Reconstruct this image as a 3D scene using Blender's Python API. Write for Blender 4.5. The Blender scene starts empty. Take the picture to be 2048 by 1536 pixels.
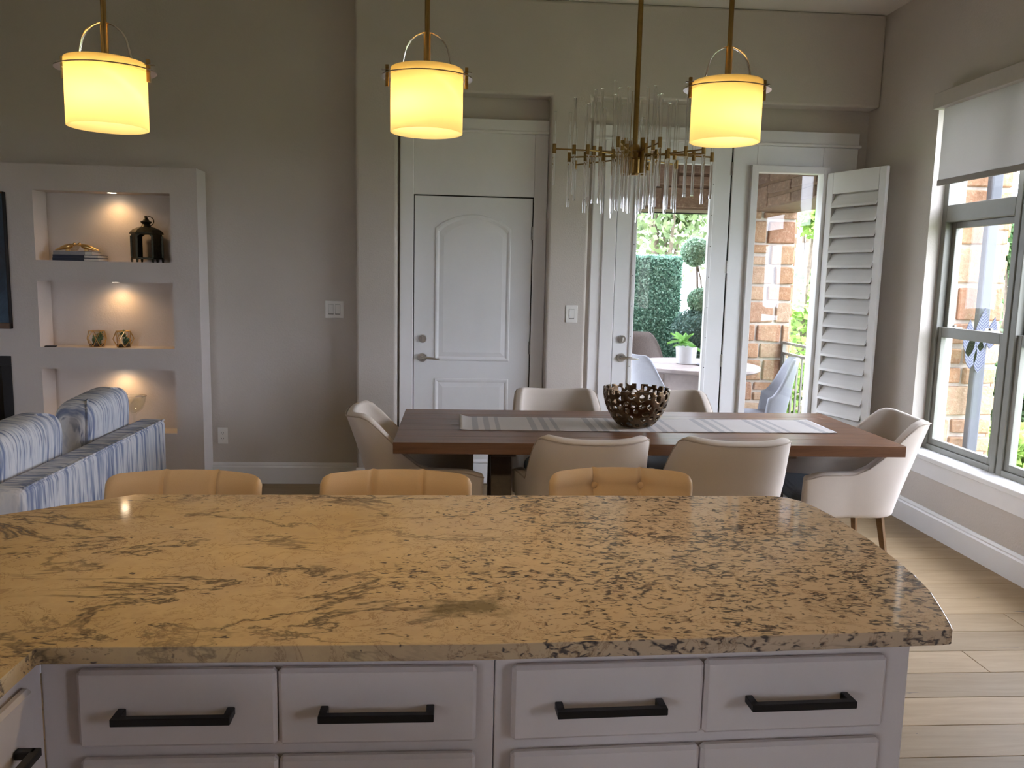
import bpy, bmesh, math, random
from mathutils import Vector, Matrix
R = math.radians
PI = math.pi
random.seed(7)
scene = bpy.context.scene
COL = scene.collection

# ------------------------------------------------------------------ camera
PITCH, YAW, ROLL, HEIGHT, FPX = 0.1331, -0.0691, 0.0225, 1.5037, 1617.06
cam_d = bpy.data.cameras.new('camera')
cam = bpy.data.objects.new('camera', cam_d)
COL.objects.link(cam)
cam_d.sensor_width = 36.0
cam_d.lens = 36.0 * FPX / 2048.0
cam_d.clip_start = 0.02
cam_d.clip_end = 300
cy, sy, cp, sp, cr, sr = (math.cos(YAW), math.sin(YAW), math.cos(PITCH), math.sin(PITCH), math.cos(ROLL), math.sin(ROLL))
r0 = Vector((cy, sy, 0))
u0 = Vector((-sy * sp, cy * sp, cp))
f0 = Vector((-sy * cp, cy * cp, -sp))
cr_, cu_ = r0 * cr + u0 * sr, u0 * cr - r0 * sr
cam.matrix_world = Matrix(((cr_.x, cu_.x, -f0.x, 0), (cr_.y, cu_.y, -f0.y, 0), (cr_.z, cu_.z, -f0.z, HEIGHT), (0, 0, 0, 1)))
scene.camera = cam

# ------------------------------------------------------------------ sky, sun, exposure
world = bpy.data.worlds.new('overcast_sky')
scene.world = world
world.use_nodes = True
bg = world.node_tree.nodes['Background']
bg.inputs[0].default_value = (0.80, 0.84, 1.0, 1)
bg.inputs[1].default_value = 9.4
sun_d = bpy.data.lights.new('sun', 'SUN')
sun_d.energy = 0.5
sun_d.angle = R(6)
sun_d.color = (1.0, 0.95, 0.85)
sun = bpy.data.objects.new('sun', sun_d)
COL.objects.link(sun)
sun.rotation_euler = (R(38), 0, R(-25))          # from behind the house, high
vs = scene.view_settings
vs.view_transform = 'Standard'
vs.look = 'None'
vs.gamma = 1
vs.use_curve_mapping = False
vs.exposure = 0.85
scene.cycles.use_denoising = True
scene.cycles.max_bounces = 40
scene.cycles.diffuse_bounces = 6
scene.cycles.transparent_max_bounces = 16
scene.cycles.transmission_bounces = 40
scene.cycles.sample_clamp_indirect = 6.0

# ------------------------------------------------------------------ materials
MATS = {}
class N:
    """small node-graph helper"""
    def __init__(self, name):
        self.m = bpy.data.materials.new(name)
        self.m.use_nodes = True
        self.t = self.m.node_tree
        self.b = self.t.nodes['Principled BSDF']
        self.out = self.t.nodes['Material Output']
    def n(self, kind, **kw):
        o = self.t.nodes.new(kind)
        for k, v in kw.items():
            if isinstance(k, str) and hasattr(o, k): setattr(o, k, v)
        return o
    def l(self, a, b): self.t.links.new(a, b)
    def coord(self, scale=(1, 1, 1), rot=(0, 0, 0), kind='Object', loc=(0, 0, 0)):
        c = self.n('ShaderNodeTexCoord'); m = self.n('ShaderNodeMapping')
        m.inputs['Scale'].default_value = scale; m.inputs['Rotation'].default_value = rot; m.inputs['Location'].default_value = loc
        self.l(c.outputs[kind], m.inputs[0]); return m.outputs[0]
    def noise(self, vec, scale, detail=3, rough=.55, dist=0.0):
        o = self.n('ShaderNodeTexNoise')
        o.inputs['Scale'].default_value = scale; o.inputs['Detail'].default_value = detail
        o.inputs['Roughness'].default_value = rough; o.inputs['Distortion'].default_value = dist
        if vec: self.l(vec, o.inputs['Vector'])
        return o.outputs[0]
    def ramp(self, fac, stops, interp='LINEAR'):
        o = self.n('ShaderNodeValToRGB'); e = o.color_ramp.elements; o.color_ramp.interpolation = interp
        while len(e) < len(stops): e.new(0.5)
        for i, (p, c) in enumerate(stops):
            e[i].position = p
            e[i].color = (c, c, c, 1) if isinstance(c, (int, float)) else (*c, 1)
        self.l(fac, o.inputs[0]); return o.outputs[0]
    def mix(self, fac, a, b, mode='MIX'):
        o = self.n('ShaderNodeMix', data_type='RGBA', blend_type=mode)
        for s, v in ((o.inputs[0], fac), (o.inputs[6], a), (o.inputs[7], b)):
            if hasattr(v, 'is_linked') or hasattr(v, 'links'): self.l(v, s)
            elif isinstance(v, (int, float)): s.default_value = v if s is o.inputs[0] else (v, v, v, 1)
            else: s.default_value = (*v, 1)
        return o.outputs[2]
    def math(self, op, a, b=0.0, clamp=False):
        o = self.n('ShaderNodeMath', operation=op, use_clamp=clamp)
        for s, v in ((o.inputs[0], a), (o.inputs[1], b)):
            if isinstance(v, (int, float)): s.default_value = v
            else: self.l(v, s)
        return o.outputs[0]
    def bump(self, h, strength=.3, dist=.002):
        o = self.n('ShaderNodeBump'); o.inputs['Strength'].default_value = strength; o.inputs['Distance'].default_value = dist
        self.l(h, o.inputs['Height']); self.l(o.outputs[0], self.b.inputs['Normal'])
    def set(self, color=None, rough=None, metal=None, **kw):
        if color is not None:
            if isinstance(color, tuple): self.b.inputs['Base Color'].default_value = (*color, 1)
            else: self.l(color, self.b.inputs['Base Color'])
        if rough is not None:
            if isinstance(rough, (int, float)): self.b.inputs['Roughness'].default_value = rough
            else: self.l(rough, self.b.inputs['Roughness'])
        if metal is not None: self.b.inputs['Metallic'].default_value = metal
        for k, v in kw.items(): self.b.inputs[k.replace('_', ' ')].default_value = v
        return self.m

def plain(name, color, rough=.5, metal=0.0, noise=0.06, scale=30, bump=0.0, **kw):
    g = N(name)
    nz = g.noise(g.coord(), scale)
    d = tuple(c * (1 - noise) for c in color); l = tuple(min(1, c * (1 + noise)) for c in color)
    g.set(g.ramp(nz, [(.3, d), (.7, l)]), rough, metal, **kw)
    if bump: g.bump(nz, bump)
    return g.m

def wall_paint(name, color):
    g = N(name); v = g.coord()
    big = g.noise(v, 2.0)
    g.set(g.ramp(big, [(.3, tuple(c * .97 for c in color)), (.7, tuple(c * 1.03 for c in color))]), .85)
    g.bump(g.noise(v, 95, 2), .28, .004)
    return g.m
M_WALL = wall_paint('wall_paint_greige', (.57, .52, .47))
M_NICHE = wall_paint('wall_paint_pale', (.62, .565, .53))
M_CEIL = wall_paint('ceiling_paint', (.72, .68, .62))
M_TRIM = plain('trim_white', (.78, .77, .765), .38, noise=.015, scale=8)
M_DOOR = plain('door_white', (.77, .77, .77), .42, noise=.015, scale=6)
M_CAB = plain('cabinet_white', (.66, .60, .575), .4, noise=.02, scale=12)
M_SHUT = plain('shutter_white', (.72, .705, .685), .4, noise=.015, scale=8)
M_WFRAME = plain('window_frame_taupe', (.22, .215, .185), .45, noise=.03)
M_BLACK = plain('matte_black_metal', (.012, .012, .014), .42, .3)
M_GAP = plain('dark_gap', (.02, .018, .016), .9)
M_NICKEL = plain('brushed_nickel', (.52, .50, .46), .28, 1.0, noise=.05, scale=60)
M_CHROME = plain('polished_nickel', (.62, .56, .48), .16, 1.0, noise=.03)
M_BRASS = plain('antique_brass', (.34, .215, .075), .34, 1.0, noise=.12, scale=50)
M_BRONZE = plain('bronze_cast', (.13, .085, .05), .27, 1.0, noise=.25, scale=70, bump=.3)
M_DKBRONZE = plain('dark_bronze', (.045, .04, .026), .45, .7, noise=.3, scale=60)
M_GOLD = plain('gold_wire', (.72, .48, .20), .28, 1.0, noise=.05)
M_PLASTIC = plain('white_plastic', (.80, .78, .74), .35, noise=.01)
M_LEG = plain('dark_walnut_leg', (.055, .033, .02), .45, noise=.2, scale=40)
M_CHAIRLEG = plain('brown_wood_leg', (.16, .09, .04), .45, noise=.2, scale=40)
M_SEAT = plain('slate_seat_fabric', (.10, .115, .13), .9, noise=.12, scale=300, bump=.2)
M_PIPE = plain('taupe_piping', (.42, .35, .28), .8)
M_PATIO = plain('patio_paving', (.27, .245, .21), .8, noise=.12, scale=9)
M_CONC = plain('white_ceramic', (.5, .5, .51), .5, noise=.02)
M_PATTABLE = plain('pale_teak', (.36, .30, .28), .6, noise=.1, scale=14)
M_PATCHAIR = plain('patio_chair_grey', (.28, .29, .33), .75, noise=.05, scale=90)
M_WICKER = plain('dark_wicker', (.10, .075, .065), .7, noise=.5, scale=160, bump=.8)
M_RAIL = plain('bronze_railing', (.20, .19, .165), .4, .4)
M_SPOUT = plain('grey_downspout', (.07, .073, .085), .8, 0.0, noise=.04)
M_MORTAR = plain('mortar', (.44, .385, .33), .9, noise=.1, scale=40, bump=.3)
M_TRUNK = plain('tree_bark', (.18, .14, .105), .9, noise=.3, scale=25, bump=.5)
M_SOIL = plain('potting_soil', (.05, .035, .025), .95, noise=.3, scale=90)
M_NAVY = plain('navy_book_cloth', (.018, .024, .05), .6)
M_PAGE = plain('book_paper', (.72, .67, .60), .8, noise=.06, scale=150)
M_GREYBOOK = plain('grey_book_cloth', (.30, .28, .28), .6)
M_PORCH = plain('porch_ceiling_wood', (.17, .10, .065), .7, noise=.2, scale=10)
M_GROUND = plain('hillside_ground', (.14, .17, .07), .95, noise=.4, scale=1.5)

def fabric(name, color, weave=420, bump=.25, noise=.05):
    g = N(name); v = g.coord()
    fine = g.noise(v, weave, 2); big = g.noise(v, 5)
    c = g.mix(big, tuple(x * (1 - noise) for x in color), tuple(x * (1 + noise) for x in color))
    c = g.mix(g.ramp(fine, [(.35, .12), (.65, 0.0)]), c, tuple(x * .7 for x in color))
    g.set(c, .92); g.bump(fine, bump, .001)
    g.b.inputs['Sheen Weight'].default_value = .25
    return g.m
M_CREAM = fabric('cream_linen', (.63, .55, .47))
M_TAN = fabric('tan_stool_fabric', (.52, .36, .205))
M_SHADE = None

def striped(name, axis):
    g = N(name)
    sc = (1.3, 9, .55)
    v = g.coord(sc)
    s = g.noise(v, 4.2, 4, .6)
    fine = g.noise(v, 9.0, 3, .6)
    c = g.ramp(s, [(.38, (.19, .23, .36)), (.46, (.38, .41, .50)), (.53, (.66, .66, .68)), (.64, (.50, .53, .60))])
    blot = g.noise(g.coord(), 6, 3)
    c = g.mix(g.math('MULTIPLY', g.ramp(fine, [(.56, 0.0), (.62, 1.0)]), g.ramp(blot, [(.45, .1), (.6, .85)])), c, (.07, .10, .22))
    g.set(c, .92); g.bump(fine, .15, .002)
    return g.m
M_SOFA = striped('sofa_ikat_stripe', 'z')

def granite():
    g = N('speckled_granite')
    v = g.coord(rot=(0, 0, R(12)))
    vw = g.coord((1, 1, 1))
    warp = g.noise(vw, 3.5, 4)
    base = g.ramp(warp, [(.3, (.47, .33, .165)), (.5, (.54, .395, .215)), (.7, (.47, .35, .225))])
    base = g.mix(g.ramp(g.noise(vw, 26, 4, .7), [(.42, 0.0), (.62, .38)]), base, (.42, .29, .17))
    xg = g.n('ShaderNodeSeparateXYZ'); cg = g.n('ShaderNodeTexCoord'); g.l(cg.outputs['Object'], xg.inputs[0])
    base = g.mix(g.ramp(g.math('ADD', xg.outputs[0], .2), [(0.0, 0.0), (.7, .85)]), base, (.56, .43, .305))
    # short dark curved crystals, denser to the right
    x = g.n('ShaderNodeSeparateXYZ'); c = g.n('ShaderNodeTexCoord'); g.l(c.outputs['Object'], x.inputs[0])
    grad = g.ramp(g.math('ADD', x.outputs[0], .25), [(0.0, 0.0), (.55, 1.0)])
    dens = g.noise(vw, 4.2, 4, .6)
    th = g.math('ADD', g.math('MULTIPLY', grad, .75), g.math('MULTIPLY', g.math('SUBTRACT', dens, .45), 2.4))
    th = g.math('MINIMUM', g.math('MAXIMUM', th, 0.0), 1.1)
    col = base
    for rot, sc, msc, off in ((14, 17, 40, 0), (-26, 21, 48, 2.3), (38, 15, 36, 5.1)):
        n1 = g.noise(g.coord((1.0, 2.1, 2.1), rot=(0, 0, R(rot)), loc=(off, off * .7, 0)), sc, 2, .5, .5)
        line = g.math('SUBTRACT', 1.25, g.math('MULTIPLY', g.math('ABSOLUTE', g.math('SUBTRACT', n1, .5)), 24), True)
        mk = g.noise(g.coord((1, 1.5, 1.5), loc=(off + 1, 3 - off, 0)), msc, 2, .55)
        mk = g.math('MULTIPLY', g.math('SUBTRACT', mk, g.math('SUBTRACT', .69, g.math('MULTIPLY', th, .21))), 16, True)
        col = g.mix(g.math('MULTIPLY', g.math('MULTIPLY', line, mk), .9), col, (.045, .042, .05))
    # long thin veins, mostly at the left
    vv = g.coord((.8, 1.9, 1.9), rot=(0, 0, R(30)))
    rid = g.math('ABSOLUTE', g.math('SUBTRACT', g.noise(vv, 2.6, 6, .66, .5), .5))
    line = g.math('SUBTRACT', 1.0, g.math('MULTIPLY', rid, 42), True)
    patch = g.ramp(g.noise(vw, 2.3, 3), [(.38, .0), (.54, 1.0)])
    lm = g.math('MULTIPLY', g.math('MULTIPLY', line, patch), g.math('SUBTRACT', 1.0, g.math('MULTIPLY', grad, .7)))
    col = g.mix(g.math('MULTIPLY', lm, .88), col, (.055, .047, .042))
    hair = g.math('ABSOLUTE', g.math('SUBTRACT', g.noise(vw, 9, 6, .7, .8), .5))
    hl = g.math('SUBTRACT', 1.0, g.math('MULTIPLY', hair, 60), True)
    col = g.mix(g.math('MULTIPLY', hl, .5), col, (.20, .11, .06))
    # one greenish brown inclusion near the front edge
    dx = g.math('MULTIPLY', g.math('SUBTRACT', x.outputs[0], .03), 1.0); dy = g.math('MULTIPLY', g.math('SUBTRACT', x.outputs[1], 1.375), 2.0)
    dd = g.math('SQRT', g.math('ADD', g.math('MULTIPLY', dx, dx), g.math('MULTIPLY', dy, dy)))
    dd = g.math('ADD', dd, g.math('MULTIPLY', g.math('SUBTRACT', g.noise(vw, 22, 5, .7), .5), .22))
    col = g.mix(g.ramp(dd, [(.035, .8), (.10, 0.0)]), col, (.13, .10, .055))
    blot = g.noise(g.coord((1, 1.6, 1.6), loc=(.4, .9, 0)), 7, 5, .7)
    col = g.mix(g.ramp(blot, [(.66, 0.0), (.72, .75)]), col, (.09, .075, .055))
    g.set(col, .07)
    g.b.inputs['Specular IOR Level'].default_value = .5
    return g.m
M_GRANITE = granite()

def wood(name, dark, light, axis_scale, grain=7, rough=.4, island=True, cracks=False):
    g = N(name)
    oi = g.n('ShaderNodeObjectInfo')
    tc = g.n('ShaderNodeTexCoord'); add = g.n('ShaderNodeVectorMath', operation='ADD'); comb = g.n('ShaderNodeCombineXYZ')
    k = g.math('MULTIPLY', oi.outputs['Random'], 37.0)
    g.l(k, comb.inputs[0]); g.l(k, comb.inputs[1]); g.l(k, comb.inputs[2])
    g.l(tc.outputs['Object'], add.inputs[0]); g.l(comb.outputs[0], add.inputs[1])
    mp = g.n('ShaderNodeMapping'); mp.inputs['Scale'].default_value = axis_scale; g.l(add.outputs[0], mp.inputs[0])
    gr = g.noise(mp.outputs[0], grain, 6, .6, .6)
    fine = g.noise(mp.outputs[0], grain * 6, 3, .6)
    c = g.ramp(gr, [(.28, dark), (.72, light)])
    c = g.mix(g.math('MULTIPLY', g.ramp(fine, [(.40, 1.0), (.55, 0.0)]), .14), c, dark)
    hsv = g.n('ShaderNodeHueSaturation'); g.l(c, hsv.inputs['Color'])
    g.l(g.math('ADD', .82, g.math('MULTIPLY', oi.outputs['Random'], .34)), hsv.inputs['Value'])
    c = hsv.outputs[0]
    if cracks:
        cm = g.n('ShaderNodeMapping'); cm.inputs['Scale'].default_value = (.9, 7, 7); g.l(add.outputs[0], cm.inputs[0])
        cn = g.noise(cm.outputs[0], 5.0, 4, .65, .8)
        c = g.mix(g.ramp(cn, [(.70, 0.0), (.72, .85)]), c, (.06, .06, .07))
    g.set(c, rough); g.bump(fine, .08, .001)
    if cracks: g.b.inputs['Specular IOR Level'].default_value = .28
    return g.m
M_FLOOR = wood('oak_plank', (.30, .21, .115), (.385, .28, .165), (.5, 5, 5), 6, .55, cracks=True)
M_TABLE = wood('walnut_top', (.105, .046, .023), (.235, .112, .055), (.45, 5, 5), 5, .33)

def stone(name, cols, noise_amt=.3):
    g = N(name)
    oi = g.n('ShaderNodeObjectInfo'); v = g.coord()
    c = g.ramp(oi.outputs['Random'], [(i / (len(cols) - 1), cc) for i, cc in enumerate(cols)])
    nz = g.noise(v, 12, 5, .65); fine = g.noise(v, 45, 4)
    c = g.mix(g.ramp(nz, [(.35, .45), (.65, 0.0)]), c, tuple(x * .55 for x in cols[0]))
    c = g.mix(g.ramp(fine, [(.5, 0.0), (.75, .3)]), c, (.50, .42, .31))
    g.set(c, .9); g.bump(nz, .8, .02)
    return g.m
M_STONE = stone('sandstone_block', [(.30, .155, .08), (.35, .215, .12), (.28, .14, .08), (.38, .275, .185), (.33, .18, .095)])
M_STONE_DK = stone('brown_stone_block', [(.17, .105, .075), (.24, .145, .10), (.14, .085, .065), (.28, .175, .125)])

def leaf(name, a, b, trans=.35):
    g = N(name)
    nz = g.noise(g.coord(), 9, 3)
    wn = g.n('ShaderNodeTexWhiteNoise'); geo = g.n('ShaderNodeNewGeometry')
    g.l(geo.outputs['Random Per Island'], wn.inputs['Vector'])
    f = g.math('ADD', g.math('MULTIPLY', nz, .5), g.math('MULTIPLY', geo.outputs['Random Per Island'], .5))
    c = g.ramp(f, [(.2, a), (.8, b)])
    g.set(c, .55)
    tr = g.n('ShaderNodeBsdfTranslucent'); g.l(c, tr.inputs[0])
    mx = g.n('ShaderNodeMixShader'); mx.inputs[0].default_value = trans
    g.l(g.b.outputs[0], mx.inputs[1]); g.l(tr.outputs[0], mx.inputs[2]); g.l(mx.outputs[0], g.out.inputs[0])
    return g.m
M_BOX = leaf('boxwood_leaf', (.12, .28, .20), (.38, .56, .45))
M_TOPI = leaf('topiary_leaf', (.12, .24, .15), (.42, .56, .40))
M_BUSH = leaf('dark_bush_leaf', (.05, .11, .09), (.17, .28, .23))
M_OAK = leaf('live_oak_leaf', (.09, .14, .055), (.30, .38, .18))
M_CEDAR = leaf('cedar_leaf', (.05, .12, .05), (.20, .33, .12))
M_LIME = leaf('bright_green_leaf', (.16, .30, .05), (.42, .58, .16))
M_PALE = leaf('pale_brush', (.32, .28, .19), (.56, .50, .38))
M_POTLEAF = leaf('pot_plant_leaf', (.10, .30, .05), (.34, .58, .18))
M_SUCC = leaf('succulent_leaf', (.04, .09, .05), (.14, .22, .12), .1)

def glass_thin(name, tint=(1, 1, 1), refl=1.0, rough=0.0):
    g = N(name)
    fr = g.n('ShaderNodeFresnel'); geo = g.n('ShaderNodeNewGeometry')
    g.l(g.math('SUBTRACT', 1.5, g.math('MULTIPLY', geo.outputs['Backfacing'], 1.5 - 1 / 1.5)), fr.inputs[0])   # same reflectance from both sides of a pane
    tr = g.n('ShaderNodeBsdfTransparent'); tr.inputs[0].default_value = (*tint, 1)
    gl = g.n('ShaderNodeBsdfGlossy'); gl.inputs['Roughness'].default_value = rough
    mx = g.n('ShaderNodeMixShader')
    g.l(g.math('MULTIPLY', fr.outputs[0], refl, True), mx.inputs[0]); g.l(tr.outputs[0], mx.inputs[1]); g.l(gl.outputs[0], mx.inputs[2])
    g.l(mx.outputs[0], g.out.inputs[0])
    return g.m
M_PANE = glass_thin('window_glass', (.985, .995, .99), .28)
M_PANE_S = glass_thin('door_glass', (.985, .995, .99), .7)
M_TGLASS = glass_thin('clear_thin_glass', (.96, .97, .96), 1.0)
def glass_solid(name):
    g = N(name); g.set((1, 1, 1), .02); g.b.inputs['Transmission Weight'].default_value = 1.0; g.b.inputs['IOR'].default_value = 1.42
    return g.m
M_ROD = glass_solid('clear_glass_rod')
def translucent(name, col, tcol, fac, rough=.8):
    g = N(name); v = g.coord()
    nz = g.noise(v, 220, 2)
    c = g.mix(g.ramp(nz, [(.4, .12), (.6, 0.0)]), col, tuple(x * .8 for x in col))
    g.set(c, rough)
    tr = g.n('ShaderNodeBsdfTranslucent'); tr.inputs[0].default_value = (*tcol, 1)
    mx = g.n('ShaderNodeMixShader'); mx.inputs[0].default_value = fac
    g.l(g.b.outputs[0], mx.inputs[1]); g.l(tr.outputs[0], mx.inputs[2]); g.l(mx.outputs[0], g.out.inputs[0])
    return g.m
M_ROLLER = translucent('roller_shade_weave', (.62, .60, .57), (.60, .58, .56), .30)
M_LAMPGLASS = translucent('amber_lamp_glass', (.85, .70, .38), (1.0, .92, .64), .85, .35)
def emit(name, col, s):
    g = N(name); g.set((0, 0, 0), .5)
    g.b.inputs['Emission Color'].default_value = (*col, 1); g.b.inputs['Emission Strength'].default_value = s
    return g.m
M_PUCK = emit('niche_light_lens', (1.0, .86, .66), 14)
M_BULB = emit('pendant_bulb', (1.0, .80, .48), 40)
def runner_mat():
    g = N('striped_runner_linen')
    x = g.n('ShaderNodeSeparateXYZ'); c = g.n('ShaderNodeTexCoord'); g.l(c.outputs['Object'], x.inputs[0])
    w = g.n('ShaderNodeMath', operation='FRACT'); g.l(g.math('MULTIPLY', x.outputs[0], 1 / .29), w.inputs[0])
    s = g.ramp(w.outputs[0], [(0.0, 1.0), (.10, 1.0), (.105, 0.0), (.20, 0.0), (.205, 1.0), (.30, 1.0), (.305, 0.0), (.40, 0.0), (.405, 1.0), (.47, 1.0), (.475, 0.0), (1.0, 0.0)])
    fine = g.noise(g.coord((1, 1, 1)), 350, 2)
    col = g.mix(g.math('MULTIPLY', s, .6), (.62, .575, .54), (.30, .295, .31))
    col = g.mix(g.ramp(fine, [(.4, .2), (.6, 0.0)]), col, (.5, .46, .42))
    g.set(col, .92); g.bump(fine, .3, .001)
    return g.m
M_RUNNER = runner_mat()
def canvas_mat():
    g = N('dark_blue_painting')
    a = g.noise(g.coord((1, 1, .5)), 5, 5, .65, 1.0)
    g.set(g.ramp(a, [(.3, (.008, .014, .028)), (.5, (.02, .045, .08)), (.65, (.04, .085, .14)), (.8, (.015, .02, .035))]), .35)
    return g.m
M_CANVAS = canvas_mat()
def feather_mat():
    g = N('blue_white_chevron_print')
    v = g.coord(); s = g.n('ShaderNodeSeparateXYZ'); g.l(v, s.inputs[0])
    h = g.math('ADD', s.outputs[2], g.math('MULTIPLY', g.math('ABSOLUTE', s.outputs[0]), -1.1))
    f = g.n('ShaderNodeMath', operation='FRACT'); g.l(g.math('MULTIPLY', h, 48), f.inputs[0])
    g.set(g.ramp(f.outputs[0], [(.45, (.02, .022, .07)), (.52, (.085, .09, .12))]), .6)
    return g.m
M_FEATHER = feather_mat()

# ------------------------------------------------------------------ mesh helpers
class B:
    def __init__(self): self.v = []; self.f = []
    def add(self, vs, fs):
        o = len(self.v); self.v += [tuple(p) for p in vs]; self.f += [tuple(i + o for i in q) for q in fs]; return self
    def box(self, x0, x1, y0, y1, z0, z1):
        return self.add([(x0, y0, z0), (x1, y0, z0), (x1, y1, z0), (x0, y1, z0), (x0, y0, z1), (x1, y0, z1), (x1, y1, z1), (x0, y1, z1)],
                        [(3, 2, 1, 0), (4, 5, 6, 7), (0, 1, 5, 4), (1, 2, 6, 5), (2, 3, 7, 6), (3, 0, 4, 7)])
    def prism(self, poly, z0, z1, axis='z'):
        n = len(poly)
        def P(a, b, c): return {'z': (a, b, c), 'y': (a, c, b), 'x': (c, a, b)}[axis]
        vs = [P(a, b, z0) for a, b in poly] + [P(a, b, z1) for a, b in poly]
        fs = [tuple(reversed(range(n))), tuple(range(n, 2 * n))] + [(i, (i + 1) % n, (i + 1) % n + n, i + n) for i in range(n)]
        return self.add(vs, fs)
    def cyl(self, p0, p1, ra, rb=None, n=12, caps=True, phase=0.0):
        rb = ra if rb is None else rb
        p0, p1 = Vector(p0), Vector(p1); d = (p1 - p0).normalized()
        a = d.orthogonal().normalized() if abs(d.z) < .999 else Vector((1, 0, 0)); b = d.cross(a)
        vs = []
        for p, r in ((p0, ra), (p1, rb)):
            for i in range(n):
                t = 2 * PI * i / n + phase; vs.append(p + (a * math.cos(t) + b * math.sin(t)) * r)
        fs = [(i, (i + 1) % n, (i + 1) % n + n, i + n) for i in range(n)]
        if caps: fs += [tuple(reversed(range(n))), tuple(range(n, 2 * n))]
        return self.add(vs, fs)
    def lathe(self, prof, n=24, c=(0, 0, 0), caps=True, phase=0.0):
        vs = [(c[0] + r * math.cos(2 * PI * i / n + phase), c[1] + r * math.sin(2 * PI * i / n + phase), c[2] + z) for r, z in prof for i in range(n)]
        fs = [(j * n + i, j * n + (i + 1) % n, (j + 1) * n + (i + 1) % n, (j + 1) * n + i) for j in range(len(prof) - 1) for i in range(n)]
        if caps:
            fs.append(tuple(reversed(range(n)))); k = (len(prof) - 1) * n; fs.append(tuple(range(k, k + n)))
        return self.add(vs, fs)
    def tube(self, pts, r, n=8, closed=False, flat=None):
        pts = [Vector(p) for p in pts]; m = len(pts); vs = []
        prev = None
        for i, p in enumerate(pts):
            if closed: d = (pts[(i + 1) % m] - pts[i - 1]).normalized()
            else: d = (pts[min(i + 1, m - 1)] - pts[max(i - 1, 0)]).normalized()
            if prev is None: a = d.orthogonal().normalized() if flat is None else Vector(flat)
            else: a = (prev - d * prev.dot(d)).normalized()
            prev = a; b = d.cross(a)
            rr = r[i] if isinstance(r, list) else r
            ra, rb = rr if isinstance(rr, tuple) else (rr, rr)
            for k in range(n):
                t = 2 * PI * k / n; vs.append(p + a * math.cos(t) * ra + b * math.sin(t) * rb)
        seg = m if closed else m - 1
        fs = [(j * n + i, j * n + (i + 1) % n, ((j + 1) % m) * n + (i + 1) % n, ((j + 1) % m) * n + i) for j in range(seg) for i in range(n)]
        if not closed: fs += [tuple(reversed(range(n))), tuple(range((m - 1) * n, m * n))]
        return self.add(vs, fs)
    def grid(self, fn, nu, nv, wrapu=False):
        cu = nu if wrapu else nu + 1
        vs = [fn(i / nu, j / nv) for j in range(nv + 1) for i in range(cu)]
        fs = [(j * cu + i, j * cu + (i + 1) % cu, (j + 1) * cu + (i + 1) % cu, (j + 1) * cu + i) for j in range(nv) for i in range(nu)]
        return self.add(vs, fs)
    def ball(self, c, r, n=16, m=10, sq=(1, 1, 1)):
        prof = [(max(1e-4, math.sin(PI * j / m)), -math.cos(PI * j / m)) for j in range(m + 1)]
        vs = [(c[0] + r * sq[0] * a * math.cos(2 * PI * i / n), c[1] + r * sq[1] * a * math.sin(2 * PI * i / n), c[2] + r * sq[2] * z) for a, z in prof for i in range(n)]
        return self.add(vs, [(j * n + i, j * n + (i + 1) % n, (j + 1) * n + (i + 1) % n, (j + 1) * n + i) for j in range(m) for i in range(n)])
    def xf(self, M):
        self.v = [tuple(M @ Vector(p)) for p in self.v]; return self
    def mesh(self, name, mat, smooth=False):
        me = bpy.data.meshes.new(name); me.from_pydata(self.v, [], self.f); me.materials.append(mat)
        bm = bmesh.new(); bm.from_mesh(me); bmesh.ops.recalc_face_normals(bm, faces=bm.faces); bm.to_mesh(me); bm.free()
        if smooth:
            me.polygons.foreach_set('use_smooth', [True] * len(me.polygons)); me.set_sharp_from_angle(angle=R(55))
        return me
    def build(self, name, mat, parent=None, smooth=False, bevel=0, seg=2, sub=0, solid=0, world=False, angle=None):
        if parent is not None and world:
            L = parent.location; self.v = [(p[0] - L.x, p[1] - L.y, p[2] - L.z) for p in self.v]
        me = self.mesh(name, mat, smooth)
        o = bpy.data.objects.new(name, me); COL.objects.link(o)
        if parent is not None: o.parent = parent
        if solid:
            s = o.modifiers.new('thick', 'SOLIDIFY'); s.thickness = solid; s.offset = 0
        if bevel:
            b = o.modifiers.new('bevel', 'BEVEL'); b.width = bevel; b.segments = seg; b.limit_method = 'ANGLE'; b.angle_limit = R(30)
        if sub:
            s = o.modifiers.new('sub', 'SUBSURF'); s.levels = sub; s.render_levels = sub
        if angle:
            me.polygons.foreach_set('use_smooth', [True] * len(me.polygons))
            try: me.set_sharp_from_angle(angle=R(angle))
            except Exception: pass
        return o
def share(name, me, parent, loc=(0, 0, 0), rot=(0, 0, 0), scale=(1, 1, 1)):
    o = bpy.data.objects.new(name, me); COL.objects.link(o); o.parent = parent
    o.location = loc; o.rotation_euler = rot; o.scale = scale; return o
def tag(o, label, cat, group=None, kind=None):
    o['label'] = label; o['category'] = cat
    if group: o['group'] = group
    if kind: o['kind'] = kind
    return o
def thing(name, label, cat, loc=(0, 0, 0), rz=0.0, group=None):
    o = bpy.data.objects.new(name, None); COL.objects.link(o); o.empty_display_size = .1
    o.location = loc; o.rotation_euler = (0, 0, rz); return tag(o, label, cat, group)
def struct(o): o['kind'] = 'structure'; return o
def sroot(name, loc=(0, 0, 0)):
    o = bpy.data.objects.new(name, None); COL.objects.link(o); o.location = loc; o['kind'] = 'structure'; return o
def copy_tree(o, parent=None):
    c = o.copy(); COL.objects.link(c)
    if parent is not None: c.parent = parent
    for ch in list(o.children): copy_tree(ch, c)
    return c
def smooth01(t): t = max(0., min(1., t)); return t * t * (3 - 2 * t)

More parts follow.
